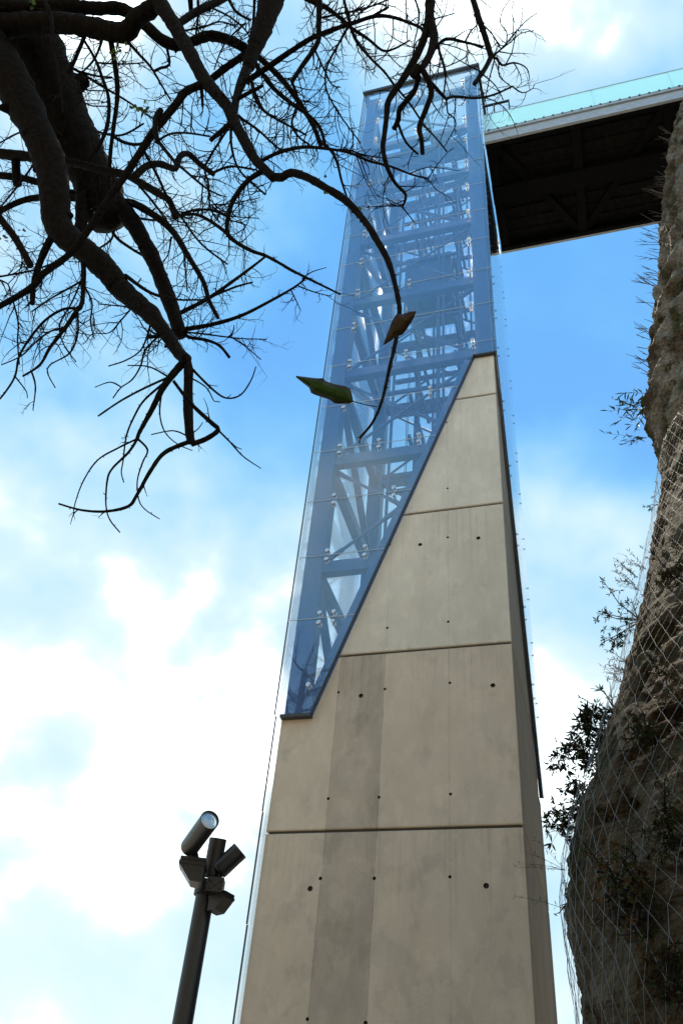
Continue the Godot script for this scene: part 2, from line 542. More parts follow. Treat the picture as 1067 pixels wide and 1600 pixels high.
	for k in 8:
		var y: float = levels[k]
		var yb := y - 0.19
		var xe := minf(cr - 0.23, slope_x(yb) - 0.3) if y < 21.5 else cr - 0.23
		var s := Shape.new()
		s.box(Vector3((cl + 0.23 + xe) * 0.5, yb, zf + 0.05), Vector3(xe - cl - 0.23, 0.34, 0.24))
		make(s, "beam", mats.steel, t)
		s = Shape.new()
		s.box(Vector3(cl, yb, (zf + zb) * 0.5), Vector3(0.24, 0.34, 4.3))
		make(s, "beam", mats.steel, t)
		s = Shape.new()
		s.box(Vector3((cl + cr) * 0.5, yb, zb), Vector3(cr - cl - 0.46, 0.34, 0.24))
		make(s, "beam", mats.steel, t)
		s = Shape.new()
		var z1 := zf if y > 21.5 else minf(zf, Z0 - slope_d(yb) - 0.2)
		s.box(Vector3(cr, yb, (z1 + zb) * 0.5), Vector3(0.24, 0.34, z1 - zb - 0.43))
		make(s, "beam", mats.steel, t)
	# bracing: tubes with forked ends in the front bays, flats on the left side, rods at the rear
	for k in range(-1, 7):
		var lo: float = levels[k] if k >= 0 else LOW
		var hi: float = levels[k + 1] if k >= 0 else levels[0]
		for turn in 2:
			var a := Vector3(cl + 0.28, lo + 0.12, zf + 0.02)
			var b := Vector3(cr - 0.28, hi - 0.45, zf + 0.02)
			if turn == 1:
				a = Vector3(cl + 0.28, hi - 0.45, zf - 0.1)
				b = Vector3(cr - 0.28, lo + 0.12, zf - 0.1)
			var f := 1.0
			while f > 0.0 and a.lerp(b, f).y < 21.6 and a.lerp(b, f).x > slope_x(a.lerp(b, f).y) - 0.32:
				f -= 0.01
			if f < 0.12 or k < 0:
				continue
			b = a.lerp(b, f)
			var dir := (b - a).normalized()
			var s := Shape.new()
			s.rod(a + dir * 0.1, b - dir * 0.1, 0.046, -1, 8)
			for e in [[a, dir], [b, -dir]]:
				s.rod(e[0] + e[1] * 0.08, e[0] + e[1] * 0.5, 0.072, 0.06, 8)
				s.box(e[0] + e[1] * 0.02, Vector3(0.22, 0.16, 0.03), Basis(dir, Vector3.BACK.cross(dir), Vector3.BACK))
			make(s, "brace", mats.steel, t)
		var sl := Shape.new()
		if k % 2 == 0: sl.bar(Vector3(cl, lo, zf - 0.2), Vector3(cl, hi - 0.36, zb + 0.2), 0.12, 0.2, Vector3.LEFT)
		else: sl.bar(Vector3(cl, hi - 0.36, zf - 0.2), Vector3(cl, lo, zb + 0.2), 0.12, 0.2, Vector3.LEFT)
		make(sl, "brace", mats.steel, t)
		for turn in 2:
			var s := Shape.new()
			var ya := lo if turn == 0 else hi - 0.36
			var yb2 := hi - 0.36 if turn == 0 else lo
			s.rod(Vector3(cl + 0.25, ya, zb + 0.06 * turn), Vector3(cr - 0.25, yb2, zb + 0.06 * turn), 0.045, -1, 6)
			make(s, "brace", mats.steel, t)
	# guide rails of the lifts and the light frames that carry them
	for q in [[-4.95, 1.5, .07], [-4.72, 1.5, .07], [-4.2, 2.6, .12], [-3.86, 3.6, .07], [-3.66, 3.6, .07], [-3.3, 1.5, .07], [-3.12, 1.5, .07], [-2.75, 2.6, .12], [-2.45, 3.6, .07], [-4.55, 4.2, .16], [-2.95, 4.3, .16]]:
		var s := Shape.new()
		s.box(Vector3(q[0], 21.5, Z0 - q[1]), Vector3(q[2], 37.0, q[2] * 1.3))
		make(s, "guide_rail", mats.steel, t)
	for k in 15:
		var y := ROW0 + ROW * k + 0.4
		var s := Shape.new()
		s.box(Vector3(-3.9, y, Z0 - 4.2), Vector3(3.0, 0.16, 0.12))
		s.box(Vector3(-4.2, y - 0.2, Z0 - 3.1), Vector3(0.1, 0.14, 2.9))
		s.box(Vector3(-2.75, y - 0.2, Z0 - 3.1), Vector3(0.1, 0.14, 2.9))
		if k % 2 == 1:
			s.box(Vector3(-4.2, y + 0.1, Z0 - 1.7), Vector3(1.6, 0.12, 0.1))
			s.box(Vector3(-3.05, y + 0.1, Z0 - 1.7), Vector3(0.9, 0.12, 0.1))
		make(s, "rail_bracket", mats.steel, t)
	# hanging ropes
	for q in [[-4.4, 2.1], [-4.35, 2.1], [-3.5, 2.2], [-3.45, 2.2]]:
		var s := Shape.new()
		s.rod(Vector3(q[0], 6, Z0 - q[1]), Vector3(q[0], 40.5, Z0 - q[1]), 0.012, -1, 5)
		make(s, "lift_rope", mats.dark_frame, t)
	# head of the shaft: machine floor and its beams
	var head := Shape.new()
	head.box(Vector3(-3.88, 38.3, Z0 - 1.7), Vector3(3.5, 0.2, 0.9))
	make(head, "machine_floor", mats.steel, t)
	for q in [[-4.6, 1.5], [-3.1, 1.5]]:
		var s := Shape.new()
		s.box(Vector3(q[0], 38.75, Z0 - q[1]), Vector3(0.7, 1.0, 0.8))
		s.box(Vector3(q[0], 39.4, Z0 - q[1]), Vector3(0.4, 0.3, 0.5))
		make(s, "winding_machine", mats.car_panel, t)

	# ---- glazing
	var region := PackedVector2Array([Vector2(GL, LOW), Vector2(-5.67, LOW), Vector2(slope_x(21.52), 21.52), Vector2(GR, 21.52), Vector2(GR, TOP), Vector2(GL, TOP)])
	var side_region := PackedVector2Array([Vector2(0.02, 21.52), Vector2(4.62, 10.2), Vector2(BACK, 10.2), Vector2(BACK, TOP), Vector2(0.02, TOP)])
	var edges := [LOW]
	for k in 16: edges.append(ROW0 + ROW * k)
	edges.append(TOP)
	var pane_edge := 0.008
	for k in edges.size() - 1:
		var y0: float = edges[k] + pane_edge
		var y1: float = edges[k + 1] - pane_edge
		var rect := PackedVector2Array([Vector2(GL, y0), Vector2(GR, y0), Vector2(GR, y1), Vector2(GL, y1)])
		for o in Geometry2D.intersect_polygons(rect, region):
			pane(o, Vector3(0, 0, GZ), Vector3.RIGHT, Vector3.BACK, t)
		var srect := PackedVector2Array([Vector2(0.02, y0), Vector2(BACK, y0), Vector2(BACK, y1), Vector2(0.02, y1)])
		for o in Geometry2D.intersect_polygons(srect, side_region):
			pane(o, Vector3(GR, 0, GZ), Vector3.FORWARD, Vector3.RIGHT, t)
		var lrect := PackedVector2Array([Vector2(0.02, y0), Vector2(BACK, y0), Vector2(BACK, y1), Vector2(0.02, y1)])
		pane(lrect, Vector3(GL, 0, GZ), Vector3.FORWARD, Vector3.LEFT, t)
		pane(rect, Vector3(0, 0, GZ - BACK), Vector3.RIGHT, Vector3.FORWARD, t)
	var low_edges := [LOW - 2.1, LOW - 4.2, LOW - 6.3, LOW - 8.4]
	for k in 4:
		var y1: float = (LOW if k == 0 else low_edges[k - 1]) - pane_edge
		var y0: float = low_edges[k] + pane_edge
		pane(PackedVector2Array([Vector2(0.05, y0), Vector2(BACK, y0), Vector2(BACK, y1), Vector2(0.05, y1)]), Vector3(GL + 0.012 * k + 0.03, 0, GZ), Vector3.FORWARD, Vector3.LEFT, t)
		var es := Shape.new()
		es.box(Vector3(GL + 0.012 * k + 0.014, (y0 + y1) * 0.5, GZ - 0.034), Vector3(0.026, y1 - y0, 0.03))
		make(es, "edge_trim", mats.dark_frame, t)
	for k in edges.size() - 1:
		var es := Shape.new()
		es.box(Vector3(GL - 0.008, (edges[k] + edges[k + 1]) * 0.5, GZ + 0.004), Vector3(0.024, edges[k + 1] - edges[k] - 0.02, 0.03))
		make(es, "edge_trim", mats.dark_frame, t)
	for k in range(1, edges.size() - 1):
		var y: float = edges[k]
		var js := Shape.new()
		var xe := GR - 0.02 if y > 21.52 else slope_x(y) - 0.03
		js.box(Vector3((GL + 0.02 + xe) * 0.5, y, GZ - 0.006), Vector3(xe - GL - 0.02, 0.014, 0.012))
		make(js, "edge_glint", mats.pane_edge, t)  # pale strip painted in for light catching on the glass edges
	# black gasket along the slope and ledges where glass meets concrete
	var trim := Shape.new()
	trim.bar(Vector3(-5.67, LOW, GZ - 0.012), Vector3(slope_x(21.52), 21.52, GZ - 0.012), 0.05, 0.035, up)
	make(trim, "edge_trim", mats.dark_frame, t)
	trim = Shape.new()
	trim.box(Vector3((GL + 0.12 - 5.66) * 0.5, LOW - 0.03, (GZ + Z0) * 0.5 + 0.01), Vector3(-5.66 - GL - 0.12, 0.07, 0.16))
	make(trim, "ledge", mats.dark_frame, t)
	trim = Shape.new()
	trim.box(Vector3((slope_x(21.52) + GR) * 0.5, 21.50, (GZ + Z0) * 0.5), Vector3(GR - slope_x(21.52) - 0.02, 0.05, 0.12))
	make(trim, "ledge", mats.dark_frame, t)
	trim = Shape.new()
	trim.bar(Vector3(XR + 0.055, 21.5, Z0 - 0.12), Vector3(XR + 0.055, 10.3, Z0 - 4.62), 0.22, 0.09, Vector3.RIGHT)
	make(trim, "gap_shade_bar", mats.dark_frame, t)  # dark bar painted in for the shaded gap, also stands for the cable
	# point fixings: pairs of steel buttons above and below each joint, a stub behind each
	var button := Shape.new()
	button.lathe(Vector3.ZERO, Vector3.BACK, [Vector2(0, 0.03), Vector2(0.045, 0.026), Vector2(0.056, 0.016), Vector2(0.056, 0.0), Vector2(0.025, -0.0)], 16)
	button.rod(Vector3(0, 0, -0.02), Vector3(0, 0, -0.12), 0.022, -1, 8)
	button.box(Vector3(0, 0, -0.13), Vector3(0.09, 0.09, 0.03))
	var bm := button.mesh()
	var sb := Basis(Vector3.UP, PI / 2)
	for k in 16:
		var y := ROW0 + ROW * k
		var xs := [-5.70, -3.95, -1.96]
		if k % 2 == 0: xs = [-5.70, -1.96]
		if y < 21.5:
			var xe := slope_x(y) - 0.18
			xs = [[-5.72, -5.38], [-5.71, -4.75], [-5.70, -4.10], [-5.70, -4.59, -3.49], [-5.73, -3.2]][k]
			xs = xs.filter(func(x): return x < xe + 0.2)
		for x in xs:
			for e in [-0.135, 0.135]:
				hang(bm, "glass_fixing", mats.bright_steel, t, Transform3D(Basis.IDENTITY, Vector3(x, y + e, GZ + 0.011)))
		for d in [maxf(0.5, slope_d(y) + 0.45), 4.95]:
			if d < 4.96:
				for e in [-0.2, 0.2]:
					hang(bm, "glass_fixing", mats.lamp_black, t, Transform3D(sb.scaled(Vector3.ONE * 0.55), Vector3(GR + 0.011, y + e, GZ - d)))
	hang(bm, "glass_fixing", mats.bright_steel, t, Transform3D(Basis.IDENTITY, Vector3(-5.79, 10.98, GZ + 0.011)))
	# roof
	for q in [[(GL + GR) * 0.5, GZ - 0.04, GR - GL + 0.12, 0.22], [(GL + GR) * 0.5, GZ - BACK + 0.04, GR - GL + 0.12, 0.22], [GL + 0.05, GZ - BACK * 0.5, 0.22, BACK - 0.3], [GR - 0.05, GZ - BACK * 0.5, 0.22, BACK - 0.3], [-3.88, GZ - BACK * 0.5, 0.14, BACK - 0.3]]:
		var roof := Shape.new()
		roof.box(Vector3(q[0], TOP + 0.11, q[1]), Vector3(q[2], 0.2, q[3]))
		make(roof, "roof_frame", mats.dark_frame, t)
	for e in [[GL + 0.17, -3.96], [-3.80, GR - 0.17]]:
		var light := Shape.new()
		light.box(Vector3((e[0] + e[1]) * 0.5, TOP + 0.1, GZ - BACK * 0.5), Vector3(e[1] - e[0], 0.02, BACK - 0.32))
		make(light, "roof_light", mats.glass, t)

	# ---- the lift car, hanging in the shaft
	var car := thing("lift_car", "blue lift car hanging high inside the glass shaft", "lift car")
	var cab := Shape.new()
	var mid := Vector3(-3.75, 29.2, Z0 - 2.55)
	cab.box(mid, Vector3(1.7, 2.5, 1.5))
	make(cab, "cabin", mats.car_panel, car)
	for e in [-1, 1]:
		var s := Shape.new()
		s.box(mid + Vector3(e * 0.4, -0.05, 0.765), Vector3(0.76, 2.2, 0.03))
		make(s, "door", mats.steel, car)
		s = Shape.new()
		s.box(mid + Vector3(e * 0.97, 0, 0), Vector3(0.1, 3.3, 0.3))
		make(s, "sling", mats.steel, car)
	for e in [-1.5, 1.5]:
		var s := Shape.new()
		s.box(mid + Vector3(0, e, 0), Vector3(1.84, 0.2, 0.3))
		make(s, "sling", mats.steel, car)

func pane(o: PackedVector2Array, origin: Vector3, along: Vector3, outward: Vector3, t: Node3D) -> void:
	if o.size() < 3:
		return
	if Geometry2D.is_polygon_clockwise(o):
		o.reverse()
	# a sealed unit of two sheets
	var s := Shape.new()
	var ids := Geometry2D.triangulate_polygon(o)
	for sheet in 2:
		var back := origin - outward * 0.034 * sheet
		var part := slab(o, back, along, outward, 0.012, 0.001)
		var shift := s.v.size()
		s.v.append_array(part.v); s.n.append_array(part.n); s.c.append_array(part.c); s.uv.append_array(part.uv)
		for k in part.ix: s.ix.append(k + shift)
		for k in range(0, ids.size(), 3):
			var a := back + along * o[ids[k]].x + Vector3.UP * o[ids[k]].y - outward * 0.012
			var b := back + along * o[ids[k + 1]].x + Vector3.UP * o[ids[k + 1]].y - outward * 0.012
			var c := back + along * o[ids[k + 2]].x + Vector3.UP * o[ids[k + 2]].y - outward * 0.012
			if (b - a).cross(c - a).dot(outward) > 0.0: s.tri(a, c, b)
			else: s.tri(a, b, c)
	make(s, "glass_pane", mats.glass, t)

# ------------------------------------------------------------------ the footbridge
func bridge() -> void:
	var b := thing("footbridge", "covered mint green glass footbridge with black underside joining tower to cliff", "footbridge")
	var zn := Z0 - 0.28
	var zr := Z0 - 5.26
	var x0 := GR + 0.04
	var x1 := 15.0
	for z in [zn, zr]:
		var out := 1.0 if z == zn else -1.0
		var s := Shape.new()
		s.box(Vector3((x0 + x1) * 0.5, 35.55, z), Vector3(x1 - x0, 0.6, 0.12))
		make(s, "edge_beam", mats.edge_metal, b)
		s = Shape.new()
		s.box(Vector3((x0 + x1) * 0.5, 35.95, z + 0.03 * out), Vector3(x1 - x0, 0.16, 0.2))
		make(s, "edge_cap", mats.edge_metal, b)
		s = Shape.new()
		s.box(Vector3((x0 + x1) * 0.5, 36.045, z + 0.1 * out), Vector3(x1 - x0, 0.03, 0.07))
		make(s, "shadow_gap", mats.dark_frame, b)
		var stud := Shape.new()
		stud.box(Vector3.ZERO, Vector3(0.07, 0.09, 0.06))
		var sm := stud.mesh()
		var x := x0 + 0.2
		while x < 9.0:
			hang(sm, "clip", mats.dark_frame, b, Transform3D(Basis.IDENTITY, Vector3(x, 36.05, z + 0.125 * out)))
			x += 0.36
		var cuts := [x0, 3.1, 6.0, 8.9, 11.8, x1]
		for k in 5:
			s = Shape.new()
			s.box(Vector3((cuts[k] + cuts[k + 1]) * 0.5, 36.88, z + 0.02 * out), Vector3(cuts[k + 1] - cuts[k] - 0.02, 1.58, 0.04))
			make(s, "parapet_panel", mats.mint_glass, b)
		s = Shape.new()
		s.box(Vector3((x0 + x1) * 0.5, 37.69, z + 0.02 * out), Vector3(x1 - x0, 0.04, 0.07))
		make(s, "top_rail", mats.edge_metal, b)
	# deck boards along the bridge, seen from below
	var n := 17
	for k in n:
		var z := lerpf(zn - 0.2, zr + 0.2, (k + 0.5) / n)
		var s := Shape.new()
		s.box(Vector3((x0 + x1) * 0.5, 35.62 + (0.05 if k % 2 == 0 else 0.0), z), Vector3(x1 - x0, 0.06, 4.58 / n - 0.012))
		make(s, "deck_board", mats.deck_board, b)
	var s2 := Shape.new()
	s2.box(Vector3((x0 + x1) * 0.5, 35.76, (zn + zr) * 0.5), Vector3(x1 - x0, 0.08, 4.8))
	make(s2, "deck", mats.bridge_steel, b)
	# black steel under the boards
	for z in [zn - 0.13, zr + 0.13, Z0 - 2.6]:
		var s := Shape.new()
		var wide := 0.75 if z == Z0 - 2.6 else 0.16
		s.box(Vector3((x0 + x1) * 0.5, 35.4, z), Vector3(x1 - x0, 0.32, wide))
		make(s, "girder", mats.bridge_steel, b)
	var xs := [x0 + 0.2, 2.25, 5.7, 9.15, 12.6]
	for x in xs:
		for e in [[zn - 0.22, Z0 - 2.22], [Z0 - 2.98, zr + 0.22]]:
			var s := Shape.new()
			s.box(Vector3(x, 35.42, (e[0] + e[1]) * 0.5), Vector3(0.36, 0.24, e[0] - e[1]))
			make(s, "cross_beam", mats.bridge_steel, b)
	for k in 4:
		var p := Vector3(xs[k] + 0.2, 35.46, zn - 0.3 if k % 2 == 0 else zr + 0.3)
		var q := Vector3(xs[k + 1] - 0.2, 35.46, zr + 0.3 if k % 2 == 0 else zn - 0.3)
		var s := Shape.new()
		s.bar(p, q, 0.3, 0.12)
		make(s, "diagonal_brace", mats.bridge_steel, b)
	# small handrail on top beside the tower
	var h := Shape.new()
	h.bar(Vector3(x0, 38.62, zn), Vector3(-0.1, 38.62, zn), 0.09, 0.07)
	for x in [-0.75, -0.13]:
		h.bar(Vector3(x, 37.68, zn), Vector3(x, 38.6, zn), 0.06, 0.06, Vector3.RIGHT)
	make(h, "handrail", mats.dark_frame, b)

# ------------------------------------------------------------------ the floodlight mast
func mast() -> void:
	var m := thing("floodlight_mast", "black steel mast carrying three cylindrical floodlights", "floodlight")
	var top := at(322, 1392, 5.3)
	var s := Shape.new()
	s.lathe(Vector3(top.x, 0, top.z), Vector3.UP, [Vector2(0.066, 0), Vector2(0.06, top.y * 0.5), Vector2(0.057, top.y + 0.06), Vector2(0.0, top.y + 0.06)], 28)
	make(s, "pole", mats.pole_paint, m)
	s = Shape.new()
	s.lathe(Vector3(top.x, 0, top.z), Vector3.UP, [Vector2(0.057, top.y - 0.03), Vector2(0.072, top.y - 0.028), Vector2(0.072, top.y + 0.03), Vector2(0.057, top.y + 0.033)], 28)
	make(s, "collar", mats.pole_paint, m)
	s = Shape.new()
	s.lathe(Vector3(top.x, 0, top.z), Vector3.UP, [Vector2(0.16, 0.0), Vector2(0.16, 0.02), Vector2(0.07, 0.022), Vector2(0.066, 0.16)], 28)
	make(s, "base_plate", mats.pole_paint, m)
	# lamps: rear point, lens point, radius
	var lamps := [[at(296, 1325, 5.26), at(328, 1281, 5.04), 0.0585], [at(330, 1372, 5.36), at(341, 1311, 5.46), 0.0555], [at(341, 1361, 5.36), at(375, 1329, 5.42), 0.0585]]
	var hinges := [at(306, 1340, 5.25), at(333, 1378, 5.33), at(342, 1372, 5.34)]
	var roots := [at(308, 1352, 5.26), at(332, 1392, 5.3), at(346, 1388, 5.3)]
	for k in 3:
		var a: Vector3 = lamps[k][0]
		var b: Vector3 = lamps[k][1]
		var r: float = lamps[k][2]
		var long := a.distance_to(b)
		s = Shape.new()
		s.lathe(a, b - a, [Vector2(0, 0), Vector2(r * 0.86, 0.0), Vector2(r * 0.97, 0.008), Vector2(r, 0.02), Vector2(r, long), Vector2(r * 0.96, long + 0.003), Vector2(r * 0.93, long), Vector2(r * 0.93, long - 0.012)], 36)
		var lamp := make(s, "floodlight", mats.lamp_black, m)
		s = Shape.new()
		s.lathe(a, b - a, [Vector2(r * 0.93, long - 0.012), Vector2(r * 0.6, long - 0.008), Vector2(0, long - 0.006)], 36)
		make(s, "lens", mats.lens, lamp)
		s = Shape.new()
		s.rod(hinges[k], a.lerp(b, 0.12), 0.02, 0.026, 12)
		s.rod(roots[k], hinges[k], 0.022, 0.02, 12)
		make(s, "bracket", mats.lamp_black, m)
	# gear boxes: a shelf of two plates over a wedge
	for q in [[at(301, 1358, 5.22), 0.78], [at(346, 1407, 5.2), 0.58]]:
		var mid: Vector3 = q[0]
		var k: float = q[1]
		var yaw := Basis(Vector3.UP, 0.35 if k > 0.7 else -0.25)
		var put := func(v: Vector3) -> Vector3: return mid + yaw * (v * k)
		s = Shape.new()
		s.box(mid + yaw * Vector3(0, 0.055, 0) * k, Vector3(0.20, 0.026, 0.17) * k, yaw)
		var box := make(s, "gear_box", mats.lamp_black, m)
		s = Shape.new()
		s.box(mid + yaw * Vector3(0, 0.022, 0) * k, Vector3(0.21, 0.028, 0.18) * k, yaw)
		make(s, "lower_plate", mats.lamp_black, box)
		s = Shape.new()
		s.box(mid + yaw * Vector3(0.01, 0.04, 0) * k, Vector3(0.17, 0.02, 0.15) * k, yaw)
		make(s, "gasket", mats.dark_frame, box)
		s = Shape.new()
		var e := 1.0 if k > 0.7 else -1.0
		var w := 0.085
		var p := [Vector3(-0.10 * e, 0.008, w), Vector3(0.10 * e, 0.008, w), Vector3(0.10 * e, -0.12, w), Vector3(0.0, -0.11, w)]
		var r := [Vector3(-0.10 * e, 0.008, -w), Vector3(0.10 * e, 0.008, -w), Vector3(0.10 * e, -0.12, -w), Vector3(0.0, -0.11, -w)]
		s.quad(put.call(p[3]), put.call(p[2]), put.call(p[1]), put.call(p[0]))
		s.quad(put.call(r[0]), put.call(r[1]), put.call(r[2]), put.call(r[3]))
		for i in 4:
			var j := (i + 1) % 4
			s.quad(put.call(p[i]), put.call(p[j]), put.call(r[j]), put.call(r[i]))
		make(s, "wedge", mats.lamp_black, box)
	# clamp with bolts in the middle
	var hub := at(337, 1385, 5.2)
	s = Shape.new()
	s.box(hub, Vector3(0.1, 0.085, 0.09), Basis(Vector3.UP, 0.3))
	var clamp_ := make(s, "clamp", mats.lamp_black, m)
	for q in [[-0.03, 0.02], [0.03, 0.022], [-0.028, -0.022], [0.03, -0.02], [0.0, 0.0]]:
		s = Shape.new()
		s.lathe(hub + Basis(Vector3.UP, 0.3) * Vector3(q[0], q[1], 0.045), Basis(Vector3.UP, 0.3) * Vector3.BACK, [Vector2(0.009, 0), Vector2(0.009, 0.008), Vector2(0, 0.01)], 8)
		make(s, "bolt", mats.pole_paint, clamp_)

